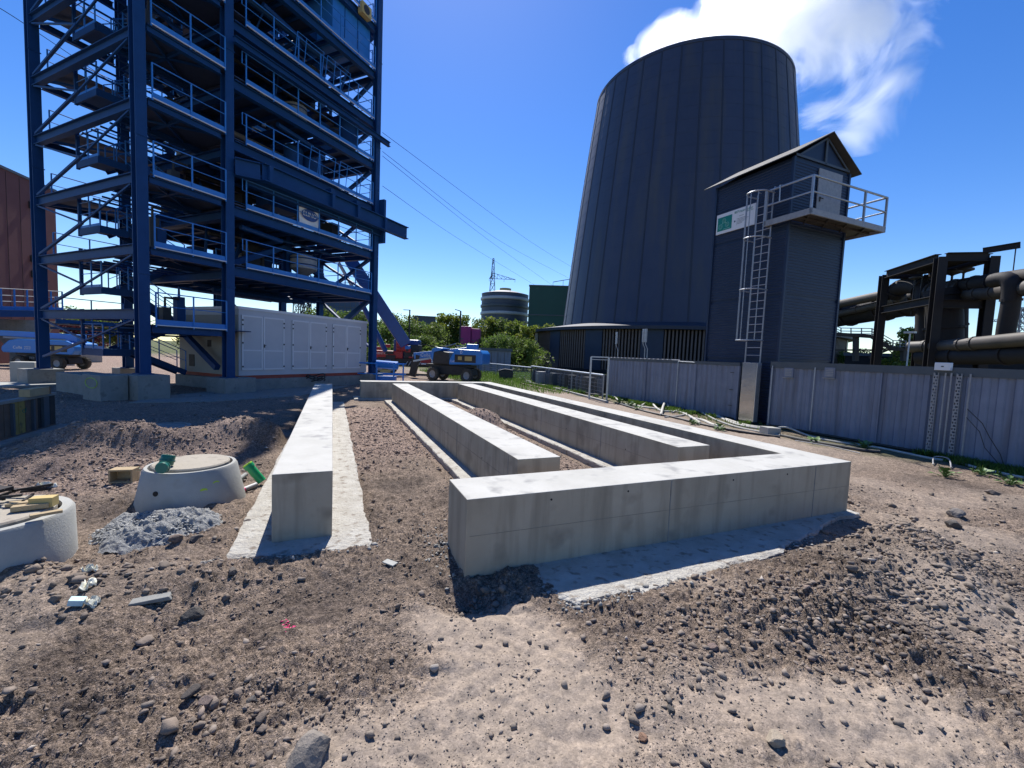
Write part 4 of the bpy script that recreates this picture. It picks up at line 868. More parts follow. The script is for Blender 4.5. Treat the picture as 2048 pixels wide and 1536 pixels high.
# process equipment
def smooth_(pts): return pts
def vessel(x, y, z, r, h, m='galvd', cone=True):
    mb = MB(); prof = [(0, h+.12), (r*.6, h+.08), (r, h-.05), (r, .35 if cone else 0)]+([(r*.25, 0), (r*.25, -.25)] if cone else [(0, 0)]); mb.lathe(prof, (x, y, z), 16)
    o = mb.build('vessel', m, T, smooth=True); mb = MB(); mb.lathe([(r+.03, h*.5), (r+.03, h*.5+.06)], (x, y, z), 16); mb.lathe([(r+.03, h*.8), (r+.03, h*.8+.06)], (x, y, z), 16); mb.build('vessel_band', 'steel', o)
for k_, z_ in enumerate(MZ):
    for i in range(12):
        x = rs.uniform(4.2, 10.9); y = rs.uniform(1.6, 7.2); t_ = rs.random()
        if t_ < .35: vessel(x, y, z_+.35, rs.uniform(.3, .75), rs.uniform(1., 1.7), rs.choice(['galvd', 'steel', 'steel', 'darkmetal']))
        elif t_ < .7:
            mb = MB(); a_, b_ = rs.uniform(.4, 1.), rs.uniform(.4, 1.); h_ = rs.uniform(.8, 1.8); mb.box(x-a_/2, x+a_/2, y-b_/2, y+b_/2, z_, z_+h_); mb.box(x-a_/2-.04, x+a_/2+.04, y-b_/2-.04, y+b_/2+.04, z_+h_*.5, z_+h_*.5+.06); mb.build('machine_box', rs.choice(['steel', 'darkmetal', 'steel']), T)
        else:
            mb = MB(); z2 = z_+rs.uniform(.9, 2.); mb.tube([(x, y, z_-.1), (x, y, z2), (x+rs.uniform(-1.5, 1.5), y, z2), (x+rs.uniform(-.3, .3), y, z2)][:3], rs.uniform(.06, .16), 10); mb.build('pipe_run', rs.choice(['galvd', 'steel', 'pipe']), T)
    for i in range(5):
        y = rs.uniform(.8, 7); zz = z_-.6-rs.random()*.3; mb = MB(); mb.tube([(rs.uniform(3.6, 5), y, zz), (rs.uniform(9, 11.3), y, zz)], rs.uniform(.05, .13), 8); mb.build('pipe_run', rs.choice(['steel', 'steel', 'darkmetal', 'galvd']), T)
    if k_ in (1, 3, 4): mb = MB(); mb.box(5+rs.random()*2, 8.6, 2.6, 3.5, z_+1.3, z_+1.9); mb.build('duct', 'steel', T)
for z_ in BZ:
    for i in range(2):
        x = rs.uniform(1., 3.); y = rs.uniform(1.2, 2.3); mb = MB(); h_ = rs.uniform(.6, 1.3); mb.box(x-.15, x+.15, y-.15, y+.15, z_-.1, z_+h_); mb.tube([(x, y, z_+h_), (x, y, z_+h_+.4), (x+.5, y, z_+h_+.4)], .05, 8); mb.build('valve_stand', rs.choice(['steel', 'darkmetal']), T)
for k_, z_ in enumerate(MZ):
    for i in range(7):
        x = 3.9+i*1.1+rs.random()*.4; y = rs.uniform(1.0, 7.5); mb = MB(); mb.bar((x, y, z_-.1), (x+rs.uniform(-.9, .9), y+rs.uniform(-.5, .5), z_+2.1), rs.uniform(.06, .14)); mb.build('hanger_brace', 'steel', T)
    if k_ % 2 == 0: mb = MB(); mb.bar((4.2, 3.9, z_+.1), (7.4, 3.9, z_+2.1), .16); mb.bar((11.2, 3.9, z_+.1), (7.8, 3.9, z_+2.1), .16); mb.build('brace', 'steel', T)
    mb = MB(); x = rs.uniform(4, 6); mb.tube(smooth_([(x, .6, z_+1.7), (x+2, .7, z_+1.6), (x+2.2, 2.4, z_+1.6), (x+4.5, 2.5, z_+1.65)]), .11, 8); mb.build('pipe_run', 'steel', T)
    rail_run(4.6, 10.8, 3.2, z_, 4, T, ends=False)
for z_ in BZ:
    for i in range(4): mb = MB(); y = 2.8+i*.7; mb.tube([(.6, y, z_-.45), (3.1, y, z_-.45)], .04, 6); mb.build('pipe_run', 'steel', T)
    mb = MB(); mb.bar((.5, YB-.2, z_-.3), (3.2, YB-2.6, z_-.3), .1); mb.build('plan_brace', 'steel', T)
    rail_run(.7, 3.1, YB-.1, z_, 2, T, ends=False); mb = MB(); mb.box(.55, 3.2, 6.3, YB, z_-.14, z_-.1); mb.build('deck_plate', 'grate', T)
# enclosed cabin high on the right with an outdoor unit
c0 = tf(712, 60, -.0)
mb = MB(); mb.box(8.7, 11.35, .35, 3.2, 18.05, 20.4); mb.build('cabin', 'rail', T)
for x in (9.5, 10.4): mb = MB(); mb.box(x-.012, x+.012, .325, .348, 18.1, 20.35); mb.build('cabin_joint', 'steel', T)
acx = tf(731, 22, -.1)
ac = MB(); ac.box(acx[0]-.35, acx[0]+.35, -.22, .1, acx[2]-.3, acx[2]+.3); ao = ac.build('outdoor_unit', 'yellow', T, bevel=.02)
mb = MB(); mb.cyl((acx[0]-.03, -.235, acx[2]), (acx[0]-.03, -.222, acx[2]), .22, 16); mb.build('fan_grille', 'darkmetal', ao)
# column plinths
def plinth(lb, x0, x1, y0, y1, h, z0=-.1, m='conc_old', cat='concrete block', name='concrete_plinth'):
    mb = MB(); mb.box(x0, x1, y0, y1, z0, h); o = mb.build(name, m, None, bevel=.02); o.location = TO; o.rotation_euler = (0, 0, ROT_T); return tag(o, lb, cat, 'concrete plinths of the blue tower')
plinth('concrete plinth under the near left column of the blue tower', -.2, .78, -.55, .72, .86)
pb_ = plinth('concrete block with a sprayed green oval, left of the near column plinth', -1.0, -.24, -.05, 1.15, .86)
mb = MB(); gx0, gx1 = 0, 0; mb.tube([(-1.006, .52+.40*math.cos(t_), .58+.17*math.sin(t_)) for t_ in np.linspace(0, 6.283, 25)], .012, 4); o = mb.build('sprayed_oval', 'limespray', pb_)
plinth('low concrete block behind the sprayed one, below the stair', -.5, .5, 2.2, 4.6, .72)
plinth('concrete plinth under the middle front column, beside the grey cabinet', 2.85, 4.15, -.35, .95, .64)
plinth('concrete plinth under the right front column', 11.2, 12.3, -.25, .75, .64)
plinth('concrete plinth under the far left column', -.35, .8, YB-.5, YB+.5, .66)
plinth('concrete plinth under the rear middle column', 2.8, 3.8, YB-.4, YB+.4, .66); plinth('concrete plinth under the rear right column', 11.3, 12.2, YB-.4, YB+.4, .66); plinth('concrete plinth under the rear column beyond the cabinet', 7.2, 8, YB-.4, YB+.4, .66)
# big loose blocks at the far left
def wblock(lb, px0, px1, pyb, h, dep, z0=-.05):
    a, b = gnd(px0, pyb), gnd(px1, pyb); d = (b-a); L = d.length; rz = math.atan2(d.y, d.x); mb = MB(); mb.box(0, L, 0, dep, z0, h); o = mb.build('concrete_block', 'conc_ring', None, bevel=.02); o.location = (a.x, a.y, 0); o.rotation_euler = (0, 0, rz); return tag(o, lb, 'concrete block', 'loose concrete blocks near the left lift')
wblock('tall square concrete block in front of the left blue column', 20, 70, 765, .9, .8); wblock('low long concrete block directly right of the tall one', 72, 113, 763, .55, .7)
wblock('pale concrete block behind the tower stair', 160, 205, 724, 1.0, .8); wblock('long low pale kerb stone behind the left lift wheel', 126, 150, 731, .3, .5)
def strip_on_ground(name, label, pts, m, z0, z1, cat='slab'):
    P = [gnd(*p) for p in pts]; n_ = len(P); mb = MB(); mb.add([(p.x, p.y, z0) for p in P]+[(p.x, p.y, z1) for p in P], [tuple(range(n_))[::-1], tuple(range(n_, 2*n_))]+[(i, (i+1) % n_, (i+1) % n_+n_, i+n_) for i in range(n_)])
    return tag(mb.build(name, m, None), label, cat)
strip_on_ground('concrete_slab', 'narrow sunlit concrete strip crossing in front of the loose blocks', [(-60, 779), (138, 770), (138, 763), (-60, 768)], 'conc_ring', -.1, .06)
strip_on_ground('concrete_slab', 'thin concrete apron in front of the plinths and grey cabinet', [(258, 806), (420, 804), (600, 792), (700, 772), (480, 778), (330, 792)], 'conc_old', -.1, .02)
strip_on_ground('concrete_slab', 'pale slab edge below the formwork boards', [(-30, 905), (60, 872), (150, 853), (110, 848), (0, 872), (-60, 885)], 'conc_old', -.1, .03)
# manhole cover flush with the ground
p = gnd(330, 855); mc = thing('manhole_cover', 'flat round manhole cover flush in the shaded gravel', 'manhole cover', (p.x, p.y, .0))
mb = MB(); mb.lathe([(0, .035), (.40, .035), (.40, .0)], (0, 0, 0), 28); mb.build('cover_plate', 'conc_old', mc); mb = MB(); mb.lathe([(.42, 0), (.42, .045), (.52, .045), (.52, -.02)], (0, 0, 0), 28); mb.build('cover_ring', 'conc_old', mc)

# ------------------------------------------------------------------ grey switchgear cabinet behind the front columns
cx0, cx1 = tf(478, 772, .5)[0]-.02, tf(732, 757, .5)[0]; CB0, CB1 = .68, 3.70
cab = thing('switchgear_container', 'light grey equipment container with three double doors under the tower', 'container', TW(cx0, .5), ROT_T)
CL = cx1-cx0; CD = 4.4
mb = MB(); mb.box(0.02, CL, .0, CD, CB0, CB1-.1); mb.build('container_wall', 'cab', cab)
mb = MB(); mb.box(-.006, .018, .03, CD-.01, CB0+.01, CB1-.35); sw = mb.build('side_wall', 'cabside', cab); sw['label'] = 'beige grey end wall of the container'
mb = MB(); mb.box(-.03, CL+.03, -.04, CD+.03, CB1-.099, CB1+.02); mb.build('roof_rim', 'cabtrim', cab)
mb = MB(); mb.box(.1, CL-.1, .03, CD-.05, .52, CB0-.003); mb.build('base_frame', 'redbase', cab)
mb = MB(); mb.box(-.012, -.008+.0, 1.9, 2.2, 1.9, 2.2); mb.box(-.03, -.007, 3.2, 3.6, .95, 1.5); mb.build('vent_hatch', 'darkmetal', sw)
for (xa, xm, xb) in ((482, 525, 568), (583, 618, 652), (664, 692, 720)):
    X = [onp for onp in (tf(v_, 690, .5)[0]-cx0 for v_ in (xa, xm, xb))]
    for i in (0, 1):
        a_, b_ = X[i]+.012, X[i+1]-.012; mb = MB(); mb.box(a_, b_, -.035, -.003, .93, 3.36); d = mb.build('door', 'cab', cab)
        mb = MB()
        for (u0, u1, v0, v1) in ((a_, a_+.07, .93, 3.36), (b_-.07, b_, .93, 3.36), (a_+.071, b_-.071, .93, 1.0), (a_+.071, b_-.071, 3.29, 3.36), (a_+.071, b_-.071, 1.78, 1.84)): mb.box(u0, u1, -.055, -.0355, v0, v1)
        mb.build('door_frame', 'cabtrim', d)
        mb = MB(); hx = a_+.01 if i == 0 else b_-.05
        for z_ in (1.05, 2.1, 2.9, 3.1): mb.box(hx-.01, hx+.05, -.075, -.056, z_, z_+.07)
        mb.build('hinge', 'darkmetal', d)
        if i: mb = MB(); mb.box(a_+.02, a_+.05, -.10, -.056, 1.95, 2.1); mb.box(a_+.02, a_+.10, -.115, -.101, 2.05, 2.075); mb.build('handle', 'darkmetal', d)
mb = MB(); mb.box(-.15, CL+.2, -.12, CD+.1, -.1, .52); o = mb.build('concrete_plinth', 'conc_old', None, bevel=.01); o.location = TW(cx0, .5); o.rotation_euler = (0, 0, ROT_T); tag(o, 'long concrete base under the light grey equipment container', 'concrete base')
p = gnd(630, 775); mb = MB(); pts = [(p.x+.45*math.cos(t_)*(1+.15*math.sin(3*t_)), p.y+.25*math.sin(t_), .35+.10*math.sin(2*t_)+.02*t_) for t_ in np.linspace(0, 15, 46)]; mb.tube(pts, .03, 6); tag(mb.build('hose_coil', 'hosed', None), 'tangled black hose on the ground before the grey container', 'hose')

# ------------------------------------------------------------------ two boom lifts, crane, work cage
def wheel(parent, x, y, z, r, w_, name='wheel'):
    mb = MB(); prof = [(r*.55, -w_/2), (r*.9, -w_/2), (r, -w_*.32), (r, w_*.32), (r*.9, w_/2), (r*.55, w_/2)]; mb.lathe(prof, (0, 0, 0), 24)
    for i in range(20):
        a = i/20*6.283; mb.bar((r*.97*math.cos(a), r*.97*math.sin(a), -w_*.42), (r*1.0*math.cos(a+.12), r*1.0*math.sin(a+.12), w_*.42), .06, .05)
    o = mb.build(name, 'rubber', parent); o.rotation_euler = (R(90), 0, 0); o.location = (x, y, z)
    mb = MB(); mb.lathe([(0, -w_*.3), (r*.3, -w_*.3), (r*.54, -w_*.42), (r*.54, w_*.42), (r*.3, w_*.3), (0, w_*.3)], (0, 0, 0), 16); mb.build('rim', 'galvd', o); return o
def boom_lift(lb, x, y, rz, s_, boom=True, logo=True, short=False):
    L = thing('boom_lift', lb, 'boom lift', (x, y, 0), rz, 'blue boom lifts on the site')
    mb = MB(); mb.prism([(-1.7, .45), (1.7, .45), (1.6, .9), (.6, 1.05), (-.6, 1.05), (-1.6, .9)], -.55, .55); mb.build('chassis', 'darkmetal', L, bevel=.03)
    for wx in (-1.35, 1.35):
        for wy in (-.95, .95): wheel(L, wx, wy, .46, .46, .36)
    mb = MB(); mb.bar((-1.35, -.8, .46), (-1.35, .8, .46), .18); mb.bar((1.35, -.8, .46), (1.35, .8, .46), .18); mb.build('axle', 'darkmetal', L)
    if short:
        mb = MB(); mb.prism([(-.1, 1.4), (.3, 2.05), (.6, 2.15), (2.3, 2.12), (2.5, 1.9), (2.5, 1.2), (-.1, 1.12)], -.98, .95); bd = mb.build('body', 'liftblue', L, bevel=.06)
        mb = MB(); mb.prism([(-1.5, 1.12), (-1.4, 1.9), (-.9, 2.0), (-.15, 1.9), (-.15, 1.12)], -.8, .8); mb.build('control_housing', 'darkmetal', L, bevel=.05)
        mb = MB(); mb.prism([(-1.65, 1.5), (-1.6, 2.1), (-1.2, 2.22), (-.7, 2.18), (-.9, 2.02), (-1.42, 1.9), (-1.52, 1.3)], -.75, .75); mb.build('hood', 'liftblue', L, bevel=.03)
    else:
      mb = MB(); mb.prism([(-2.6, 1.55), (-2.1, 2.0), (-1.5, 2.12), (1.9, 2.12), (2.35, 1.95), (2.5, 1.7), (2.5, 1.4), (2.3, 1.12), (-2.5, 1.12), (-2.65, 1.3)], -.98, -.42); bd = mb.build('body', 'liftblue', L, bevel=.05)
    if not short: mb = MB(); mb.prism([(-1.9, 1.12), (2.3, 1.12), (2.5, 1.4), (2.4, 1.95), (1.7, 2.1), (-1.7, 2.1)], -.40, .98); mb.build('counterweight', 'liftblue', L, bevel=.05)
    mb = MB(); mb.box(.35, 2.0, -1.0, -.985, 1.3, 1.8); gr = mb.build('engine_opening', 'darkmetal', bd)
    mb = MB(); mb.box(.62, .92, -1.012, -1.002, 1.45, 1.68); mb.box(1.15, 1.7, -1.012, -1.002, 1.42, 1.7); mb.build('warning_label', 'yellow', gr)
    mb = MB(); mb.box(-2.2, 1.6, -.45, .45, .95, 1.11); mb.build('turntable', 'darkmetal', L)
    if logo:
        text('lettering', 'Collé', .30, 'white', bd, (-1.8, -.985, 1.5), (R(90), 0, 0)); text('lettering', 'RENTAL\n& SALES', .13, 'white', bd, (-1.0, -.985, 1.5), (R(90), 0, 0))
        text('lettering', 'Collé', .26, 'white', bd, (-1.9, -.57, .75), (R(90), 0, 0)); text('lettering', 'RENTAL\n& SALES', .10, 'white', bd, (-1.1, -.57, .75), (R(90), 0, 0))
    if boom:
        b0, b1 = (-3.4, 2.45), (2.1, 2.3)
        mb = MB(); mb.bar((2.0, -.1, 2.42), (-4.4, -.1, 2.5), .36, .40); mb.build('boom', 'liftblue', L, bevel=.03); mb = MB(); mb.bar((-4.3, -.1, 2.48), (-6.6, -.1, 2.5), .26, .28); mb.build('boom_extension', 'galv', L); mb = MB(); mb.bar((1.6, -.25, 2.17), (-3.2, -.25, 2.2), .12, .12); mb.build('hose_carrier', 'galvd', L)
        mb = MB(); mb.box(1.4, 2.2, -.45, .35, 1.9, 2.6); mb.build('boom_pivot', 'liftblue', L, bevel=.04)
    return L
p = gnd(72, 738); _l = boom_lift('long blue boom lift at the far left behind the steel column', p.x, p.y+1.0, R(2), 1); _l.scale = (.86, .86, .86)
p = gnd(905, 764); L2 = boom_lift('blue boom lift standing behind the far end of the foundations', p.x, p.y+1.0, R(-14), 1, boom=False, logo=False, short=True); L2.scale = (.95, .95, 1.08)
for ch in L2.children:
    if ch.name.startswith('body'): text('lettering', 'Collé', .2, 'white', ch, (.0, -.985, 1.35), (R(90), 0, 0)); text('emblem', 'D', .28, 'white', ch, (.75, -.985, 1.95), (R(90), 0, 0))
bm_ = thing('lift_boom', 'straight blue telescopic boom resting above the carrier truck', 'boom', (0, 0, 0))
P0, P1 = dist(828, 712, 34), dist(944, 700, 34)
mb = MB(); mb.bar(P0, P1, .45, .50); mb.build('boom_tube', 'liftblue', bm_, bevel=.03); mb = MB(); mb.bar(P0+Vector((0, -.26, -.38)), P1+Vector((-.8, -.26, -.28)), .14, .14); mb.build('cylinder', 'galv', bm_)
mb = MB(); mb.box(P1.x-.4, P1.x+.5, P1.y-.4, P1.y+.4, P1.z-.5, P1.z+.45); mb.build('boom_head', 'liftblue', bm_, bevel=.05)
mb = MB(); mb.bar((P0.x-.1, P0.y, .1), (P0.x+.25, P0.y, P0.z+.1), .4, .5); mb.build('support', 'darkmetal', bm_)
text('lettering', 'Collé', .36, 'white', bm_, tuple(P0.lerp(P1, .12)+Vector((0, -.29, .02))), (R(90), R(0), math.atan2((P1-P0).y, (P1-P0).x)))
# red carrier with the blue crane arm
p = gnd(845, 752); p = Vector((p.x*1.08, p.y*1.08, 0)); cr = thing('mobile_crane', 'red carrier truck with a big dark blue crane arm leaning left', 'crane', p, R(6))
mb = MB(); mb.box(-4.2, 3.2, -1.2, 1.2, .75, 1.35); mb.build('carrier_bed', 'darkmetal', cr)
mb = MB(); mb.box(-4.2, -1.6, -1.25, 1.2, 1.36, 2.0); mb.box(-2.2, -1.2, -1.25, 1., 2.01, 2.9); mb.build('carrier_cab', 'red', cr, bevel=.06)
mb = MB(); mb.box(-.1, .8, -1.3, -.9, .9, 1.75); mb.build('tool_locker', 'red', cr, bevel=.04)
mb = MB(); mb.box(.85, 2.2, -1.28, -.9, 1.1, 1.75); mb.build('white_locker', 'white', cr, bevel=.03)
mb = MB()
for i in range(3): mb.box(.86, 2.19, -1.30, -1.285, 1.25+i*.17, 1.27+i*.17)
mb.build('locker_slat', 'darkmetal', cr)
for i, wx in enumerate((-3.6, -2.6, 1.2, 2.3)): wheel(cr, wx, -.98, .5, .5, .34)
mb = MB()
for i in range(5): mb.bar((-1.4+i*.28, -1.32, .75), (-1.15+i*.28, -1.32, 1.15), .06, .03)
mb.build('warning_stripe', 'white', cr)
rc_ = random.Random(9)
for i in range(26):
    x_ = rc_.uniform(-4.1, 3.1); z_ = rc_.uniform(.8, 2.4); a_, b_ = rc_.uniform(.15, .8), rc_.uniform(.1, .4); mb = MB(); mb.box(x_, x_+a_, -1.36-rc_.random()*.1, -1.18, z_, z_+b_); mb.build('deck_equipment', rc_.choice(['red', 'red', 'darkmetal', 'craneblue', 'white', 'darkmetal', 'liftblue']), cr, bevel=.02)
for i in range(7):
    x_ = rc_.uniform(-1, 4.5); mb = MB(); mb.tube([(x_, -1.1, 2.3+rc_.random()*.5), (x_+rc_.uniform(.4, 1.4), -1.2, 2.4+rc_.random()*.5)], .05, 6); mb.build('hydraulic_hose', rc_.choice(['galv', 'white', 'yellow', 'darkmetal']), cr)
mb = MB(); mb.box(-1.5, -.2, -1.2, .9, 1.36, 2.6); mb.build('operator_cab', 'darkmetal', cr, bevel=.06)
text('lettering', 'RENTAL', .28, 'white', cr, (-3.9, -1.265, 1.75), (R(90), 0, 0))
Pb, Pt = dist(812, 690, 37), dist(700, 520, 37)
arm = [(Pb-p), (Pt-p)]; rot = Matrix.Rotation(-R(6), 3, 'Z'); arm = [rot @ a for a in arm]
mb = MB(); mb.bar(arm[0], arm[1], 1.0, .95); mb.build('crane_arm', 'craneblue', cr, bevel=.06)
mb = MB(); mb.box(arm[0].x-1.3, arm[0].x+.9, -.9, .9, 1.3, arm[0].z+.5); mb.build('slewing_head', 'craneblue', cr, bevel=.1)
mb = MB(); mb.tube([arm[0]+Vector((-1.6, -.3, -.6)), arm[0].lerp(arm[1], .55)+Vector((-1.1, -.3, -.3))], .2, 12); mb.build('lift_cylinder', 'craneblue', cr); mb = MB(); mb.tube([arm[0].lerp(arm[1], .55)+Vector((-1.1, -.3, -.3)), arm[0].lerp(arm[1], .95)+Vector((-1.0, -.3, 0))], .13, 12); mb.build('piston_rod', 'galv', cr)
# blue work cage lying before the column
p = gnd(760, 768); wc = thing('work_platform_cage', 'small blue work cage with railings at the far end of the strip walls', 'work cage', (p.x, p.y, .0), R(4))
mb = MB()
for z_ in (.15, .62, 1.25): mb.tube([(-1.35, -.45, z_), (1.45, -.45, z_), (1.45, .45, z_), (-1.35, .45, z_), (-1.35, -.45, z_)], .045, 6)
mb.build('cage_rail', 'liftblue', wc)
for x_ in (-1.35, -.1, .9, 1.45): 
    mb = MB(); mb.bar((x_, -.45, 0), (x_, -.45, 1.25), .08); mb.build('cage_post', 'liftblue', wc)
mb = MB(); mb.box(-1.35, 1.45, -.45, .45, .08, .13); mb.build('cage_floor', 'darkmetal', wc)
mb = MB(); mb.cyl((-.25, 0, 1.2), (1.05, 0, 1.15), .24, 16); mb.box(-.15, .95, -.2, .2, .14, .5); mb.build('control_box', 'liftblue', wc, bevel=.02); mb = MB(); mb.box(.05, .65, -.25, -.21, .72, .9); mb.build('warning_label', 'yellow', wc)

# ------------------------------------------------------------------ pipe rack at the right
PD = R(14.2); DX = Vector((math.cos(-PD), math.sin(-PD), 0)); DY = Vector((math.sin(PD), math.cos(PD), 0))
base = dist(1862, 700, 33); base.z = 0
rk = thing('pipe_rack', 'rusty brown steel portal frame carrying big pipes and valves', 'pipe rack', base, -PD)
def rp(px, py, yy=0.):   # local point on plane y=yy
    P = onplane(px, py, base+DY*yy, R(90)+PD) - base; return P.dot(DX), P.dot(DY), P.z
def rq(px, py, xx=0.):
    P = onplane(px, py, base+DX*xx, PD) - base; return P.dot(DX), P.dot(DY), P.z
topz = rp(1861, 515)[2]; yfar = rq(1768, 560)[1]; xr = rp(1985, 520)[0]; midz = rq(1845, 605)[2]; midr = rp(1920, 608)[2]
rk_cols = [(0, 0), (0, yfar), (xr, 0), (xr, yfar)]
for x_, y_ in rk_cols:
    mb = MB(); mb.ibeam((x_, y_, 0), (x_, y_, topz), .42, .42, up=(0, 1, 0), t=.03); mb.build('column', 'rust', rk)
for a, b, z_ in (((0, 0), (0, yfar), topz), ((0, 0), (xr, 0), topz), ((xr, 0), (xr, yfar), topz), ((0, yfar), (xr, yfar), topz), ((0, 0), (0, yfar), midz), ((0, 0), (xr, 0), midr), ((xr, 0), (xr, yfar), midz)):
    mb = MB(); a_, b_ = Vector((*a, z_-.0)), Vector((*b, z_)); e = (b_-a_).normalized()*.22; mb.ibeam(a_+e, b_-e, .3, .46, t=.03); mb.build('beam', 'rust', rk)
mb = MB(); mb.box(.25, xr-.2, .3, yfar-.3, topz+.0, topz+.1); mb.build('roof_plate', 'rust', rk)
mb = MB(); mb.ibeam((xr-.4, .1, topz+.33), (xr+.62, -.7, topz+.42), .2, .3); mb.build('hoist_beam', 'rust', rk)
hk = rp(2010, 520, -.9)
hs_ = thing('chain_hoist', 'hook block hanging from the beam tip at the top right', 'hoist', base+DX*(xr+.5)+DY*(-.62)+Vector((0, 0, topz-1.6)), -PD)
mb = MB(); mb.tube([(0, 0, .5), (0, 0, 2.0)], .025, 6); mb.build('hoist_cable', 'darkmetal', hs_); mb = MB(); mb.lathe([(0, .6), (.12, .55), (.32, .2), (.34, -.1), (.12, -.5), (0, -.55)], (0, 0, 0), 12); mb.build('hook_block', 'darkmetal', hs_); mb = MB(); mb.tube([(0, 0, -.5), (0, 0, -.7), (.12, 0, -.85), (.0, 0, -1.), (-.12, 0, -.9)], .04, 6); mb.build('hook', 'darkmetal', hs_)
for i, x_ in enumerate((.35, .5)):
    pass
for px, py, s_ in ((1830, 556, .22), (1905, 545, .34), (1928, 540, .34), (1845, 545, .2)):
    x_, y_, z_ = rp(px, py, yfar*.5); mb = MB(); mb.lathe([(0, s_*.55), (s_*.5, s_*.5), (s_*1.3, s_*.2), (s_*1.3, -s_*.1), (s_*.35, -s_*.45), (s_*.16, -s_*.6), (s_*.16, -2.2)], (x_, y_, z_), 14); mb.build('valve_actuator', 'darkmetal', rk, smooth=True)
def pipe_thing(lb, pts, r, rings=(), m='pipe', name='pipeline', n=18, elbow=()):
    o = thing(name, lb, 'pipe', pts[0]); q = [Vector(a)-Vector(pts[0]) for a in pts]; mb = MB(); mb.tube(q, r, n); mb.build('pipe_tube', m, o, smooth=True)
    for t_ in rings:
        k = t_*(len(q)-1); i = min(int(k), len(q)-2); c = q[i].lerp(q[i+1], k-i); d = (q[i+1]-q[i]).normalized(); mb = MB(); mb.tube([c-d*.06, c+d*.06], r*1.13, n); mb.build('flange', m, o)
    return o
D1 = 37.; 
def smooth(pts, k=5):
    P = [Vector(p) for p in pts]; P = [P[0]]+P+[P[-1]]; o = []
    for i in range(1, len(P)-2):
        for j in range(k):
            t = j/k; o.append(.5*((2*P[i])+(-P[i-1]+P[i+1])*t+(2*P[i-1]-5*P[i]+4*P[i+1]-P[i+2])*t*t+(-P[i-1]+3*P[i]-3*P[i+1]+P[i+2])*t**3))
    return o+[P[-2]]
pipe_thing('upper brown pipe rising from behind the ladder tower to the rack', [dist(1660, 612, 46), dist(1765, 590, 41), dist(1800, 583, 39.5)], .33, (.1, .55))
pipe_thing('second thinner pipe just below the upper one, left of the rack', [dist(1660, 632, 47), dist(1762, 608, 42), dist(1830, 590, 39)], .27, (.3, .8))
pipe_thing('very large dark sagging duct under the two left pipes', smooth([dist(1655, 636, 49), dist(1740, 620, 45), dist(1800, 608, 42), dist(1850, 596, 39.5)], 4), .95, (.2, .5, .8), m='rust')
pipe_thing('dark bent pipe arching over into the rack', smooth([dist(1785, 592, 38), dist(1800, 575, 37.5), dist(1835, 572, 36.5), dist(1850, 590, 36.2), dist(1852, 640, 36), dist(1852, 700, 36)]), .50, (.1, .45), m='rust')
pipe_thing('brown pipe with a swelling bend between the rack columns', smooth([dist(1862, 585, 36), dist(1885, 583, 35.5), dist(1920, 580, 35)]), .55, (.15, .8))
pipe_thing('large horizontal dark pipe entering the rack from the right edge', [dist(1880, 578, 37), dist(1960, 566, 34), dist(2120, 545, 30)], .40, (.2, .45, .6), m='rust')
pipe_thing('medium brown pipe beneath the large one at the right', [dist(1920, 590, 35.5), dist(1990, 584, 33), dist(2120, 568, 29)], .36, (.3, .52))
pipe_thing('huge dark vertical vessel pipe in the middle of the rack', [dist(1885, 580, 35.2), dist(1888, 640, 35.2), dist(1888, 722, 35.2)], .82, (.1, .6), m='rust')
pipe_thing('dark leaning pipe leg beside the right rack column', smooth([dist(1985, 562, 31.5), dist(2018, 560, 31), dist(2022, 600, 31), dist(2012, 660, 31.2), dist(2006, 720, 31.4)]), .34, (.5,), m='rust')
pipe_thing('slim vertical pipe seen between the rack legs', [dist(1923, 600, 36), dist(1921, 722, 36)], .30, (.4,), m='rust')
pipe_thing('lowest brown pipe running low to the right edge', [dist(1820, 694, 34), dist(1890, 692, 33), dist(1960, 686, 31.5), dist(2120, 672, 28)], .32, (.15, .5, .62))
pipe_thing('dark pipe under the lowest brown one', [dist(1840, 714, 34), dist(1960, 712, 32), dist(2120, 706, 29)], .44, (.3, .7), m='rust')
for i, (px, py, dd) in enumerate(((2030, 552, 34), (2035, 545, 35))):
    pipe_thing('thin rail-like pipe %s at the very top right' % ('in front' if i == 0 else 'behind'), [dist(px-15, py+3, dd), dist(2120, py-18, dd-3)], .10, ())
mb = MB(); 
xx, yy_, zz = rp(1900, 712, 1.); mb.box(-.5, xr+3.5, .6, 2.2, .2, 1.9); mb.build('pump_skid', 'darkmetal', rk)
# stair platform behind the house
st = thing('access_stair', 'dark steel stair and gangway with railings behind the ladder tower', 'stair', dist(1700, 715, 44) - Vector((0, 0, dist(1700, 715, 44).z)))
org = st.location
def sp_(px, py, D=44): return dist(px, py, D)-org
mb = MB(); mb.bar(sp_(1640, 662), sp_(1672, 668), .2, .3); mb.bar(sp_(1672, 668), sp_(1742, 673), .5, .25); mb.bar(sp_(1742, 673), sp_(1782, 697), .5, .25); mb.bar(sp_(1782, 697), sp_(1810, 699), .5, .25); mb.build('gangway', 'darkmetal', st)
for px in (1712, 1808): mb = MB(); mb.bar(sp_(px, 672 if px < 1800 else 699), sp_(px-1, 722), .3, .3); mb.build('support_leg', 'darkmetal', st)
mb = MB(); mb.bar(sp_(1738, 716), sp_(1782, 697), .15, .15); mb.bar(sp_(1660, 700), sp_(1800, 700), .1, .12); mb.build('support_brace', 'darkmetal', st)
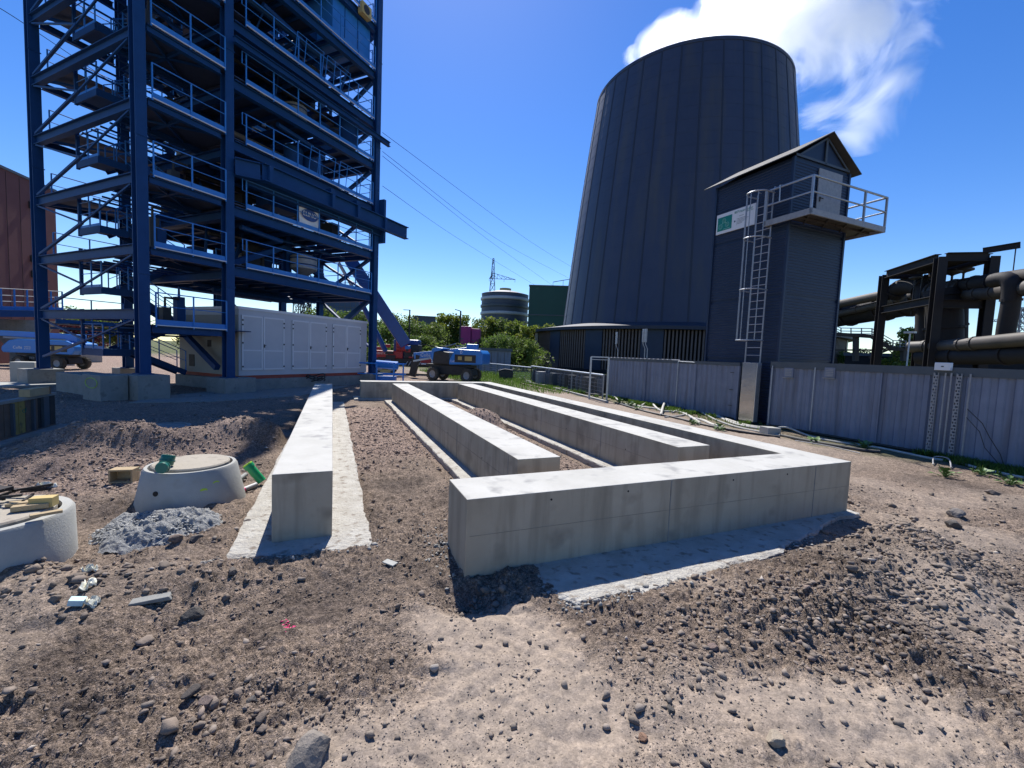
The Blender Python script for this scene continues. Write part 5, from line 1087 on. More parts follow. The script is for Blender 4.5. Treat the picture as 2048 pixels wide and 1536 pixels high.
for dz in (17, 11, 6):
    mb = MB(); mb.tube([sp_(1642, 645-dz*.2), sp_(1682, 673-dz), sp_(1744, 674-dz), sp_(1786, 698-dz), sp_(1812, 699-dz)], .035, 5); mb.build('handrail', 'galvd', st)
for px, py in ((1682, 673), (1702, 673), (1723, 673), (1744, 674), (1765, 686), (1786, 698), (1800, 699), (1812, 699)): mb = MB(); mb.bar(sp_(px, py), sp_(px, py-17), .06); mb.build('rail_post', 'galvd', st)
kio = thing('small_kiosk', 'small clad kiosk with overhanging roof right behind the ladder tower', 'kiosk', AB(17.9, 12.5), ROT_AB)
mb = MB(); mb.box(0, 2.0, 0, 2.5, 0, 3.1); mb.build('kiosk_wall', 'clad', kio); mb = MB(); mb.prism([(-.2, 3.11), (2.1, 3.11), (2.6, 3.5), (2.6, 3.6), (-.2, 3.6)], -.2, 2.7); mb.build('kiosk_roof', 'cladtrim', kio)
def lattice(o, h, w0, w1, segs, r=.06, m='pylon', name='lattice'):
    pr = None
    for s_ in range(segs):
        z0, z1 = h*s_/segs, h*(s_+1)/segs; a, b = (w0+(w1-w0)*s_/segs)/2, (w0+(w1-w0)*(s_+1)/segs)/2; mb = MB()
        q0 = [(-a, -a, z0), (a, -a, z0), (a, a, z0), (-a, a, z0)]; q1 = [(-b, -b, z1), (b, -b, z1), (b, b, z1), (-b, b, z1)]
        for i in range(4): mb.bar(q0[i], q1[i], r*1.6); mb.bar(q0[i], q1[(i+1) % 4], r); mb.bar(q0[(i+1) % 4], q1[i], r); mb.bar(q1[i], q1[(i+1) % 4], r)
        mb.build(name, m, o)
def pylon(lb, px, pyt, D, w0=5., arm=True, r=.14, armside=1):
    P = dist(px, pyt, D); o = thing('power_pylon', lb, 'pylon', (P.x, P.y, 0)); lattice(o, P.z, w0, .6, 12, r)
    if arm:
        za = P.z*.80
        for side, L in ((1, 10.5 if armside > 0 else 9), (-1, 1.6 if armside > 0 else 9)):
            mb = MB(); mb.bar((0, 0, za), (side*L, 0, za), r*1.4); mb.bar((0, 0, za+2.6), (side*L, 0, za), r*1.2)
            for k in range(1, 5): mb.bar((side*L*k/5, 0, za), (side*L*k/5, 0, za+2.6*(1-k/5)), r); mb.bar((side*L*k/5, 0, za), (side*L*(k-1)/5, 0, za+2.6*(1-(k-1)/5)), r)
            for k in (.5, .98): mb.bar((side*L*k, 0, za), (side*L*k, 0, za-1.3), r)
            mb.build('cross_arm', 'pylon', o)
pylon('lattice pylon with one long arm above the gasholder', 987, 517, 200, 6.)
pylon('small far lattice pylon at the right picture edge beyond the pipes', 2043, 615, 190, 5, armside=-1, r=.12)
# power lines
for lb, pts in (('highest of the power lines from the blue tower to the cooling tower', [(765, 265, 70), (1056, 480, 150), (1145, 535, 190)]), ('second power line from the top, between blue tower and cooling tower', [(765, 303, 70), (997, 480, 140), (1137, 556, 200)]),
                ('third power line down, almost touching the second at the blue tower', [(765, 312, 70), (977, 480, 140), (1104, 570, 200)]), ('lowest power line, passing nearest to the lattice pylon', [(765, 372, 70), (921, 480, 130), (1071, 571, 200)]), ('power line crossing the sky at the top left corner', [(-20, 5, 60), (60, 55, 66), (260, 190, 80)])):
    mb = MB(); mb.tube(smooth([dist(*q) for q in pts], 8), .035, 5); tag(mb.build('power_line', 'wire', None), lb, 'power line', 'overhead power lines')

# ------------------------------------------------------------------ far buildings
def cap_sky_tank():
    P = dist(1010, 600, 150); rad = 8.1; top = 22.6
    o = thing('gasholder', 'round blue grey gasholder with banded wall behind the trees', 'gas tank', (P.x, P.y, 0)); mb = MB(); mb.lathe([(rad, 0), (rad, top)], (0, 0, 0), 48); mb.build('tank_wall', 'gas', o, smooth=True)
    for i in range(9): mb = MB(); mb.lathe([(rad, i*2.5+.3), (rad+.35, i*2.5+.5), (rad+.35, i*2.5+1.2), (rad, i*2.5+1.4)], (0, 0, 0), 48); mb.build('wall_band', 'cladtrim' if i % 2 else 'cab', o, smooth=True)
    mb = MB(); mb.lathe([(rad+.1, top), (4, top+1.1), (0, top+1.3)], (0, 0, 0), 48); mb.build('tank_roof', 'gas', o, smooth=True)
    mb = MB(); mb.lathe([(2.0, top+1), (2.0, top+2.2), (0, top+2.3)], (0, 0, 0), 24); mb.build('roof_cap', 'yellow', o)
cap_sky_tank()
def block_bld(name, lb, px0, px1, pyt, D, dep, m, cat='building', floors=0, rz=0):
    a, b = dist(px0, pyt, D), dist(px1, pyt, D); a2, b2 = Vector((a.x, a.y, 0)), Vector((b.x, b.y, 0)); L = (b2-a2).length; ang = math.atan2((b2-a2).y, (b2-a2).x); H = (a.z+b.z)/2
    o = thing(name, lb, cat, a2, ang); mb = MB(); mb.box(0, L, 0, dep, 0, H); mb.build('wall', m, o); mb = MB(); mb.box(-.15, L+.15, -.15, dep+.15, H, H+.35); mb.build('roof_edge', 'cladtrim', o); return o, L, H
o, L, H = block_bld('green_hall', 'dark green sheet clad block between gasholder and cooling tower', 1059, 1150, 573, 130, 14, 'green'); mb = MB(); mb.box(-.1, L, -.12, 0, H*.62, H*.62+.3); mb.build('wall_band', 'cladtrim', o); mb = MB(); mb.tube([(7, -.1, H+1.3), (L+2, -.1, H+3.)], .1, 5); mb.bar((7, 0, H+.3), (7, 0, H+1.3), .1); mb.bar((10, 0, H+.3), (10, 0, H+2), .1); mb.build('roof_rail', 'pylon', o)
o, L, H = block_bld('glazed_hall', 'blue glazed hall seen under the tower deck', 636, 722, 588, 110, 12, 'bluefacade')
for i in range(1, 8): mb = MB(); mb.box(L*i/8-.06, L*i/8+.06, -.1, -.01, 0, H); mb.build('mullion', 'cladtrim', o)
for i in range(1, 5): mb = MB(); mb.box(0, L, -.08, -.02, H*i/5-.06, H*i/5+.06); mb.build('transom', 'cladtrim', o)
block_bld('flat_hall', 'long low hall whose flat roof shows between the trees', 826, 872, 634, 140, 10, 'gas')
o, L, H = block_bld('low_shed', 'low grey shed in front of the wooded bank', 945, 1022, 702, 50, 3, 'clad', 'shed')
for i in range(6): mb = MB(); mb.box(L*i/6-.03, L*i/6+.03, -.06, -.005, 0, H-.1); mb.build('panel_joint', 'cladtrim', o)
for i, (x0, x1, yt) in enumerate(((919, 942, 652), (943, 960, 657))):
    a = dist(x0, yt, 62); b = dist(x1, yt, 62); mb = MB(); L = (b-a).length; o = thing('pink_tank', 'magenta box tank behind the lifts, %s of the two' % ('taller left' if i == 0 else 'lower right'), 'tank', (a.x, a.y, 2.4), 0, 'pair of magenta tanks')
    mb.box(0, L, 0, 2.5, .1, a.z-2.4); mb.build('tank_shell', 'magenta', o, bevel=.05); mb = MB(); mb.box(L*.1, L*.35, -.04, -.005, (a.z-2.4)*.45, (a.z-2.4)*.5); mb.build('marking', 'signdark', o); 
    mb = MB(); mb.box(-.1, L+.1, -.1, 2.6, -2.4, .09); mb.build('tank_stand', 'darkmetal', o)
a = dist(918, 730, 60); pm = thing('lamp_mast', 'tall thin dark mast with small lamp left of the magenta tanks', 'lamp post', (a.x, a.y, 0)); h_ = dist(918, 622, 60).z; mb = MB(); mb.bar((0, 0, 0), (0, 0, h_), .2); mb.build('mast', 'darkmetal', pm); mb = MB(); mb.bar((0, 0, h_), (-.8, 0, h_+.2), .12, .1); mb.build('lamp_head', 'darkmetal', pm)
a = dist(817, 730, 62); pm = thing('lamp_mast', 'thin lamp post in front of the trees right of the crane arm', 'lamp post', (a.x, a.y, 0)); h_ = dist(817, 620, 62).z; mb = MB(); mb.bar((0, 0, 0), (0, 0, h_), .16); mb.build('mast', 'darkmetal', pm); mb = MB(); mb.bar((.1, 0, h_), (-.9, 0, h_), .2, .08); mb.build('lamp_head', 'darkmetal', pm)
# brown hall at the left edge
a = dist(110, 384, 52); b2 = dist(-160, 300, 44); A2, B2 = Vector((b2.x, b2.y, 0)), Vector((a.x, a.y, 0)); ang = math.atan2((B2-A2).y, (B2-A2).x); L = (B2-A2).length
bh = thing('brown_hall', 'windowless brown red industrial hall at the left edge', 'building', A2, ang); H = a.z
mb = MB(); mb.box(0, L, 0, 9, 0, H); mb.build('wall', 'brick', bh)
for i in range(1, 9): mb = MB(); mb.box(L*i/9-.012, L*i/9+.012, -.012, -.001, .1, H-.1); mb.build('panel_joint', 'rust', bh)
mb = MB(); mb.box(-.1, L+.08, -.08, 9.1, H, H+.18); mb.build('roof_edge', 'cladtrim', bh)
for px, py in ((57, 410), (59, 517), (61, 548)): 
    q = dist(px, py, 50)-A2; xx = q.dot(Vector((math.cos(ang), math.sin(ang), 0))); mb = MB(); mb.box(xx-.12, xx+.12, -.12, -.002, q.z-.25, q.z+.25); mb.build('wall_lamp', 'darkmetal', bh)
# blue gangway bridge in front of it
br = thing('gangway_bridge', 'light blue gangway bridge with railing before the brown hall', 'bridge'); Pa, Pb = dist(-60, 626, 44), dist(142, 628, 47)
mb = MB(); mb.bar(Pa, Pb, 1.2, .45); mb.build('bridge_girder', 'steel', br)
mb = MB(); mb.bar(Pa+Vector((0, -.62, .3)), Pb+Vector((0, -.62, .3)), .05, .25); mb.build('kick_edge', 'rail', br)
for dz in (.75, 1.15, 1.6):
    mb = MB(); mb.tube([Pa+Vector((0, -.6, dz)), Pb+Vector((0, -.6, dz))], .035, 6); mb.build('handrail', 'galvd', br)
for i in range(9): c = Pa.lerp(Pb, i/8); mb = MB(); mb.bar(c+Vector((0, -.6, .1)), c+Vector((0, -.6, 1.6)), .07); mb.build('rail_post', 'rail', br)
c = dist(44, 640, 46); mb = MB(); mb.prism([(c.x-2.2, c.z), (c.x+2., c.z), (c.x+.4, c.z-2.2), (c.x-.4, c.z-2.2)], c.y-.5, c.y+.5); mb.build('bridge_bracket', 'conc_old', br); mb = MB(); mb.box(c.x-.4, c.x+.4, c.y-.5, c.y+.5, -.1, c.z-2.2); mb.build('bridge_pier', 'conc_old', br)
# lattice frame seen under the tower deck
for i, (px, dd) in enumerate(((603, 95), (612, 96))):
    P = dist(px, 590, dd); o = thing('lattice_mast', 'distant bare lattice mast under the tower deck, %s one' % ('left' if i == 0 else 'right'), 'mast', (P.x, P.y, 0)); lattice(o, P.z+4, 2.6-i, 1.8-i*.5, 6, .1, 'darkmetal')

# ------------------------------------------------------------------ trees and planting
def leaf_cloud(name, blobs, n, size, m, seed=0, tint0=(1, 1, 1)):
    r_ = np.random.default_rng(seed); B = np.array(blobs); wts = B[:, 3]**2; ids = r_.choice(len(B), n, p=wts/wts.sum())
    d = r_.normal(0, 1, (n, 3)); d /= np.linalg.norm(d, axis=1)[:, None]; rad = B[ids, 3]*(r_.random(n)**.45)*(1+.25*np.sin(d[:, 0]*5+ids)*np.cos(d[:, 1]*4))
    c = B[ids, :3]+d*rad[:, None]*np.array([1, 1, .8]); a = r_.normal(0, 1, (n, 3)); a /= np.linalg.norm(a, axis=1)[:, None]; b = np.cross(a, r_.normal(0, 1, (n, 3))); b /= np.linalg.norm(b, axis=1)[:, None]
    s_ = size*r_.uniform(.6, 1.4, (n, 1)); v = np.stack([c-a*s_-b*s_*.4, c+a*s_-b*s_*.5, c+a*s_*.8+b*s_*.6, c-a*s_*.7+b*s_*.5], 1).reshape(-1, 3)
    f = np.arange(n*4).reshape(-1, 4); t = (np.array(tint0)[None]*r_.uniform(.6, 1.45, (n, 1))*(1+.5*r_.normal(0, .25, (len(B), 1))[ids])).clip(.3, 2)
    return npmesh(name, v, f, m, np.repeat(t, 4, 0))
def make_tree(h, w_, seed, m='leaf', n=2600, size=.2, tint=(1, 1, 1)):
    r_ = random.Random(seed); o = bpy.data.objects.new('tree', None); col.objects.link(o)
    mb = MB(); mb.tube([(0, 0, -.2), (.05, 0, h*.25), (-.05*w_, .02, h*.5), (.02, 0, h*.8)], [h*.022+.05, h*.018+.03, h*.012+.02, .03], 8)
    blobs = []
    for i in range(11):
        a = r_.uniform(0, 6.28); rr = r_.uniform(.15, .5)*w_; z = h*r_.uniform(.3, .86); mb.tube([(0, 0, z*.6), (rr*.6*math.cos(a), rr*.6*math.sin(a), z*.85), (rr*math.cos(a), rr*math.sin(a), z)], [.09, .06, .03], 5); blobs.append((rr*math.cos(a), rr*math.sin(a), z, w_*r_.uniform(.16, .3)))
    blobs.append((0, 0, h*.86, w_*.24)); blobs.append((.05*w_, 0, h*.6, w_*.34))
    t = mb.build('trunk', 'bark', o, smooth=True); lc = leaf_cloud('crown', blobs, n, size, m, seed, tint); lc.parent = o; return o
protos = [make_tree(8, 6.5, 11, n=4200, size=.16), make_tree(8, 5.5, 12, n=3800, size=.15, tint=(1.25, 1.1, .9)), make_tree(8, 7.5, 13, n=4600, size=.17, tint=(.8, .9, .9)), make_tree(8, 4.2, 14, n=2600, size=.16, tint=(1.35, 1.15, .8))]
used = set()
def place_tree(k, P, h, lb, group='trees along the back of the site', wf=1.):
    if k in used: o = copy_tree(protos[k])
    else: o = protos[k]; used.add(k)
    s_ = h/8.9; o.location = (P.x, P.y, P.z); o.scale = (s_*wf, s_*wf, s_); o.rotation_euler = (0, 0, random.uniform(0, 6.28)); return tag(o, lb, 'tree', group)
tr = [(655, 606, 80, 0, 'bushy tree left below the glazed hall'), (690, 616, 72, 2, 'dark tree between glazed hall and crane arm'), (725, 612, 75, 1, 'tree hidden half behind the right blue column'), (775, 632, 66, 2, 'small dark tree right behind the crane arm'), (790, 618, 78, 1, 'light tree left of the thin lamp post'),
      (822, 622, 80, 1, 'light tree behind the thin lamp post'), (846, 640, 76, 2, 'low dark tree below the flat roofed hall'), (872, 640, 74, 0, 'rounded tree right of the flat roofed hall'), (885, 614, 82, 3, 'tallest pale tree, left of the dark mast'), (905, 618, 84, 1, 'pale tree directly behind the dark mast'),
      (930, 618, 84, 3, 'pale tree above the taller magenta tank'), (957, 628, 80, 1, 'tree above the lower magenta tank'), (980, 622, 82, 3, 'tree under the lattice pylon'), (1005, 628, 80, 0, 'tree in front of the left side of the gasholder'), (1028, 634, 78, 1, 'tree in front of the right side of the gasholder'),
      (1050, 640, 72, 3, 'light young tree before the green block'), (1000, 662, 60, 2, 'dark bush mass left above the low shed'), (1025, 668, 57, 2, 'dark bush right of the low shed roof'), (1050, 670, 56, 0, 'bush beside the cooling tower basin'), (965, 672, 62, 2, 'bush behind the low grey shed'), (1072, 640, 82, 3, 'young tree left of the tower skirt'), (860, 666, 62, 0, 'bush above the blue lift body'), (830, 668, 62, 2, 'bush above the white lettered boom'), (1100, 640, 98, 1, 'small tree peeking over the tower skirt'),
      (140, 606, 78, 0, 'tree right of the gangway bridge end'), (200, 616, 76, 2, 'dark tree behind the stair landing post'), (232, 622, 74, 1, 'tree behind the rear blue column'), (170, 612, 84, 1, 'paler tree between bridge and stair'), (560, 628, 74, 0, 'tree showing under the tower deck, at its left'), (600, 632, 70, 2, 'tree showing under the lattice masts'), (400, 640, 74, 2, 'tree behind the tower stair, mid bay'),
      (1722, 692, 75, 0, 'round dark tree under the stair gangway'), (1745, 700, 66, 2, 'low tree right of the stair leg'), (1790, 705, 70, 1, 'bush behind the far end of the gangway'), (1815, 640, 58, 3, 'slim tree left of the dark bent pipe'), (1822, 668, 62, 1, 'lower tree beside the slim one')]
for px, py, D, k, lb in tr:
    P = dist(px, py, D); q = Vector((P.x, P.y, 0)); place_tree(k, q, P.z*1.04, lb)
# purple leaved shrub
P = dist(152, 640, 60); o = make_tree(8, 7, 21, 'leafred', 2400, .2); s_ = P.z/8.4; o.scale = (s_*1.1, s_*1.1, s_); o.location = (P.x, P.y, 0); o.name = 'purple_shrub'; tag(o, 'dark purple leaved shrub left of the tower stair', 'shrub')
# low scrub on the bank
bl = [(x_, 58+rng.uniform(-5, 8), rng.uniform(.5, 2.0), rng.uniform(1.6, 2.8)) for x_ in np.linspace(-20, 3, 28)]+[(x_, 56+rng.uniform(-3, 3), rng.uniform(.4, 1.2), rng.uniform(1.2, 2.)) for x_ in np.linspace(-42, -20, 16)]
o = leaf_cloud('undergrowth', bl, 15000, .15, 'leaf', 5, (.75, .8, .8)); o['kind'] = 'stuff'; o['label'] = 'dense scrub below the trees'
# grass and weeds along the sheds
def blades(name, x, y, h, spread=.5, tint=(1, 1, 1)):
    n = len(x); z = ground_z(x, y); a = rng.uniform(0, 6.28, n); wd = .004+.003*rng.random(n); wd = wd*(1+np.hypot(x, y)*.08); lean = rng.uniform(.1, spread, n)*h; b_ = rng.uniform(0, 6.28, n)
    dx, dy = np.cos(a)*wd, np.sin(a)*wd; lx_, ly_ = np.cos(b_)*lean, np.sin(b_)*lean
    v = np.stack([np.stack([x-dx, y-dy, z-.01], 1), np.stack([x+dx, y+dy, z-.01], 1), np.stack([x+dx*.7+lx_*.4, y+dy*.7+ly_*.4, z+h*.6], 1), np.stack([x+lx_, y+ly_, z+h], 1)], 1).reshape(-1, 3)
    t = np.repeat(np.array(tint)[None]*rng.uniform(.6, 1.5, (n, 1))*np.array([1, 1, .8])[None], 4, 0); return npmesh(name, v, np.arange(n*4).reshape(-1, 4), 'grass', t)
b_ = 13.85-np.abs(rng.normal(0, .38, 42000)); a_ = rng.uniform(1.5, 26, 42000)**1.0; x = b_*BV.x+a_*AV.x; y = b_*BV.y+a_*AV.y
k = (fbm(x, y, 1.1, 3, 77) > -.02)&(b_ < 13.9); x, y = x[k], y[k]; o = blades('grass', x, y, rng.uniform(.05, .2, len(x))); o['kind'] = 'stuff'; o['label'] = 'grass along the foot of the grey sheds'
a_ = rng.uniform(21, 46, 14000); b_ = rng.uniform(8.5, 22, 14000); x = b_*BV.x+a_*AV.x; y = b_*BV.y+a_*AV.y; o = blades('grass', x, y, rng.uniform(.08, .3, len(x))); o['kind'] = 'stuff'; o['label'] = 'meadow grass before the cooling tower basin'
def weed(lb, px, py, s_, seed, n=34):
    p = gnd(px, py); r_ = random.Random(seed); o = thing('weed_plant', lb, 'plant', (p.x, p.y, gz(p.x, p.y)), 0, 'weeds along the sheds')
    mb = MB(); st_ = MB()
    for i in range(n):
        a = r_.uniform(0, 6.28); L = s_*r_.uniform(.4, 1.1); e = r_.uniform(.2, 1.2); d = Vector((math.cos(a)*math.cos(e), math.sin(a)*math.cos(e), math.sin(e))); sd = d.cross(Vector((0, 0, 1))).normalized(); c = d*L*.45; t_ = d*L+Vector((0, 0, -.15*L)); w2 = L*.22
        mb.add([c, c.lerp(t_, .5)+sd*w2+Vector((0, 0, .02)), t_, c.lerp(t_, .5)-sd*w2+Vector((0, 0, .02))], [(0, 1, 2, 3)]); st_.bar((0, 0, -.02), c, .006)
    mb.build('leaves', C_['weed'], o)['kind'] = 'stuff'; st_.build('stems', C_['weed'], o)['kind'] = 'stuff'
C_['weed'] = mat('weed leaves', (.07, .14, .03), (.11, .19, .05), 5, .6)
for i, (px, py, s_, lb) in enumerate(((1240, 808, .35, 'leafy weed at the left foot of the left shed'), (1262, 812, .3, 'second weed just right of the shed corner one'), (1276, 820, .28, 'yellow green tuft in front of the left shed'), (1385, 850, .25, 'weed among the pale hoses'), (1440, 862, .28, 'weed before the stainless sheet'), (1530, 866, .3, 'weed at the concrete stub near the right shed'),
                                       (1727, 897, .32, 'broad weed before the long right shed, left part'), (1890, 950, .3, 'grey green rosette below the cable trays'), (1965, 950, .25, 'weed at the right end of the long shed'), (2020, 965, .28, 'weed at the right picture edge'), (1015, 752, .5, 'leafy weed beside the black bin'), (1045, 760, .45, 'weed left of the gas bottle cage'), (1075, 762, .45, 'weed at the front of the gas bottle cage'), (1150, 778, .3, 'small weed below the gas bottle cage'), (1630, 885, .3, 'low weed in the middle of the right shed'))):
    weed(lb, px, py, s_, i)

# ------------------------------------------------------------------ hoses, kerb and fence along the sheds
def hose(lb, pts, r=.035, m='hose', dz=.03, name='hose', cat='hose'):
    P = []
    for q in pts: 
        p = gnd(q[0], q[1]); P.append(Vector((p.x, p.y, gz(p.x, p.y)+dz+(q[2] if len(q) > 2 else 0))))
    mb = MB(); mb.tube(smooth(P, 6), r, 8); return tag(mb.build(name, m, None, smooth=True), lb, cat, 'hoses and cables lying along the sheds')
hose('pale hose running from the gate past the left shed, uppermost', [(1205, 794, .1), (1225, 795, .1), (1245, 808), (1270, 812), (1310, 818), (1370, 823), (1420, 828), (1470, 848), (1520, 858)], .04)
hose('thick grey hose arching over the others before the left shed', [(1283, 812), (1300, 808, .1), (1320, 822), (1355, 825), (1375, 832), (1400, 848)], .045)
hose('short pale hose end standing up in a hook', [(1322, 832, .02), (1326, 820, .14), (1331, 812, .2), (1337, 818, .05)], .05)
hose('looping pale hose right of the hook', [(1345, 826), (1375, 818, .08), (1410, 824, .05), (1450, 838), (1490, 850), (1535, 858)], .04)
hose('lower grey hose curling towards the weeds', [(1330, 836), (1365, 832), (1390, 822, .06), (1430, 840), (1480, 856), (1560, 872)], .035, 'conc_ring')
hose('pale hose with couplings before the stainless sheet', [(1380, 838), (1405, 842), (1425, 852), (1445, 856)], .05)
hose('grey cable bundle continuing along the right shed foot', [(1535, 862), (1570, 862, .1), (1620, 872), (1680, 886), (1760, 898), (1860, 918), (1910, 924), (1960, 940), (2060, 960)], .03, 'hose')
hose('dark ribbed hose on the ground beside the right shed', [(1555, 870), (1600, 880), (1660, 892), (1720, 902), (1760, 908)], .05, 'darkmetal')
hose('second dark hose under the pale ones', [(1230, 806), (1290, 824), (1350, 838), (1420, 855), (1500, 868), (1560, 876)], .04, 'darkmetal')
hose('thin rod lying in front of the weeds', [(1590, 884, .03), (1660, 897, .03), (1720, 909, .03)], .012, 'galvd')
hose('bent bar loop in the grass under the cable trays', [(1866, 932, 0), (1868, 925, .1), (1895, 930, .1), (1902, 938, 0)], .014, 'galvd')
def kerb(lb, p0, p1, w_=.12, h=.1, m='conc_ring', z=0):
    a, b = gnd(*p0), gnd(*p1); a.z = gz(a.x, a.y)+h/2+z; b.z = gz(b.x, b.y)+h/2+z; mb = MB(); mb.bar(a, b, w_, h); return tag(mb.build('kerb_stone', m, None, bevel=.01), lb, 'kerb', 'edge strips beside the sheds')
kerb('pale edging strip from the gas bottle cage to the left shed', (1052, 762), (1215, 806)); kerb('long board lying left of the gas bottle cage', (1045, 768), (1110, 783), .2, .06, 'plydark'); kerb('short concrete stub right of the stainless sheet', (1527, 868), (1552, 868), .35, .22)
# mesh fence panels and gas bottle cage
fn = thing('mesh_fence', 'wire mesh fence with a round top pipe before the cooling tower', 'fence')
def fence_run(p0, p1, h, n, D0=None):
    a, b = gnd(*p0), gnd(*p1); a.z = b.z = 0; 
    mb = MB(); mb.tube([a+Vector((0, 0, h)), b+Vector((0, 0, h))], .045, 8); mb.build('top_pipe', 'galv', fn)
    for i in range(n+1): c = a.lerp(b, i/n); mb = MB(); mb.bar(c, c+Vector((0, 0, h+.05)), .06); mb.build('fence_post', 'galvd', fn)
    mb = MB(); m_ = int((b-a).length/.14)
    for i in range(m_): c = a.lerp(b, i/m_); mb.bar(c+Vector((0, 0, .1)), c+Vector((0, 0, h)), .010)
    for j in range(6): z_ = .15+(h-.2)*j/5; mb.bar(a+Vector((0, 0, z_)), b+Vector((0, 0, z_)), .012)
    w_ = mb.build('wire_mesh', 'galvd', fn); w_['kind'] = 'stuff'
fence_run((1062, 762), (1205, 797), 1.22, 3); fence_run((965, 746), (1062, 762), 1.1, 3)
gt = thing('gate_frame', 'slim steel gate frame next to the left shed', 'gate frame', (0, 0, 0)); g0, g1 = gnd(1178, 798), gnd(1213, 800)
for g_ in (g0, g1): mb = MB(); mb.bar(g_, g_+Vector((0, 0, 2.15)), .08); mb.build('gate_post', 'galv', gt)
mb = MB(); mb.bar(g0+Vector((0, 0, 2.15)), g1+Vector((0, 0, 2.15)), .08, .06); mb.bar(g0+Vector((0, 0, 2.02)), g1+Vector((0, 0, 2.02)), .03, .03); mb.build('gate_beam', 'galv', gt)
gc = thing('gas_bottle_cage', 'low dark cage full of equipment behind the mesh fence', 'cage', AB(13.6, 20.5), ROT_AB)
mb = MB(); mb.box(-.1, 1.1, -.5, 9.0, .0, .08); mb.box(.9, .95, -.5, 9, .08, 1.15); mb.build('cage_floor', 'darkmetal', gc)
for i in range(9):
    yy_ = -.3+i*1.05
    if i % 2: mb = MB(); mb.box(.2, .8, yy_, yy_+.6, .09, .95); mb.box(.15, .2, yy_+.1, yy_+.45, .3, .8); mb.build('control_cabinet', rs.choice(['cladtrim', 'darkmetal', 'gas', 'galvd']), gc)
    else:
        for j in range(3): mb = MB(); mb.lathe([(.1, 0), (.1, .75), (.03, .9), (.03, 1.)], (.45, yy_+j*.25, .09), 10); mb.build('gas_bottle', rs.choice(['gas', 'cladtrim', 'darkmetal']), gc, smooth=True)
bn_ = gnd(1012, 758); bi = thing('black_bin', 'black rubbish bin or sack in the grass beyond the foundations', 'bin', (bn_.x, bn_.y+.3, 0)); mb = MB(); mb.prism([(-.55, 0), (.55, 0), (.62, .55), (.5, .72), (-.2, .78), (-.65, .6)], -.35, .35); mb.build('bin_body', 'darkmetal', bi, bevel=.06); mb = MB(); mb.prism([(-.68, .6), (-.2, .785), (.5, .73), (.55, .78), (-.15, .86), (-.7, .7)], -.38, .38); mb.build('bin_lid', 'darkmetal', bi)
# slender instruments on poles in front of the louvres
for px, py, D, lb in ((1233, 676, 26, 'thin grey antenna pole above the left end of the left shed'), (1287, 671, 24, 'left of the paired antenna poles above the left shed'), (1292, 671, 23.6, 'right of the paired antenna poles above the left shed')):
    P = dist(px, py, D); o = thing('antenna_pole', lb, 'antenna', (P.x, P.y, 0), 0, 'antennas over the left shed'); mb = MB(); mb.tube([(0.12, 0, 0), (.12, 0, P.z-.7), (0, 0, P.z-.45), (0, 0, P.z-.2)], .022, 6); mb.build('pole', 'galv', o); mb = MB(); mb.box(-.05, .05, -.04, .04, P.z-.35, P.z+.35); mb.build('antenna_box', 'galv', o)

# ------------------------------------------------------------------ shafts and small things in the left foreground
def shaft(lb, pc, r0, r1, z1, lidr, hole=True):
    o = thing('manhole_shaft', lb, 'manhole shaft', (pc[0], pc[1], 0), 0, 'precast concrete shafts')
    mb = MB(); mb.lathe([(r0, -.3), (r0, .0), (r1+.02, z1-.03), (r1, z1), (lidr+.03, z1), (lidr+.03, z1-.06)], (0, 0, 0), 56); mb.build('shaft_ring', 'conc_ring', o, smooth=True)
    mb = MB(); mb.lathe([(0, z1+.035), (lidr-.015, z1+.03), (lidr, z1+.015), (lidr, z1-.05)], (0, 0, 0), 48); mb.build('shaft_lid', 'lid', o, smooth=True)
    return o
s1_ = shaft('concrete shaft with dusty lid and green pipe caps, left of the leftmost wall', tuple(gnd(384, 927, .50))[:2], .60, .485, .50, .42)
nv = -Vector((s1_.location.x, s1_.location.y, 0)).normalized(); tv = Vector((-nv.y, nv.x, 0))
def on_shaft(deg, z, off): rr_ = .60-(.115*z/.5)+off; a_ = R(deg); return (nv*math.cos(a_)+tv*math.sin(a_)), (nv*math.cos(a_)+tv*math.sin(a_))*rr_+Vector((0, 0, z))
d_, c_ = on_shaft(-40, .27, -.02); mb = MB(); mb.cyl(c_, c_+d_*.035, .03, 14); mb.build('lifting_hole', 'black', s1_)
for dg, lz_ in ((12, .27), (27, .33)):
    d_, c_ = on_shaft(dg, lz_, .004); mb = MB(); mb.cyl((0, 0, -.004), (0, 0, .003), .034, 14); q = mb.build('sprayed_dot', 'limespray', s1_); q.location = c_; q.rotation_euler = d_.to_track_quat('Z', 'Y').to_euler(); q.scale = (1.2, .8, 1)
s2_ = shaft('bigger concrete shaft cut by the left picture edge with planks on its lid', tuple(gnd(-38, 1032, .47))[:2], .60, .57, .47, .47)
def cap(lb, P, r, L, ax_, m='pgreen'):
    o = thing('pipe_stopper', lb, 'pipe stopper', P, 0, 'green plastic pipe caps'); a_ = Vector(ax_).normalized(); q = a_.to_track_quat('Z', 'Y').to_euler()
    mb = MB(); mb.lathe([(0, L), (r*.92, L), (r, L-.015), (r, L*.55), (r*1.12, L*.5), (r*1.12, L*.38), (r, L*.33), (r, 0), (r*.85, 0), (r*.85, L*.5), (0, L*.5)], (0, 0, 0), 20); b = mb.build('cap_body', m, o, smooth=True); b.rotation_euler = q; return o
P = gnd(325, 925, .60); cap('dark green pipe cap standing on the shaft lid, rear one', (P.x, P.y+.05, .56), .075, .12, (.1, .3, 1)); P = gnd(333, 932, .58); cap('dark green pipe cap lying tilted in front of the rear cap', (P.x, P.y-.04, .58), .065, .13, (.5, -.9, .15))
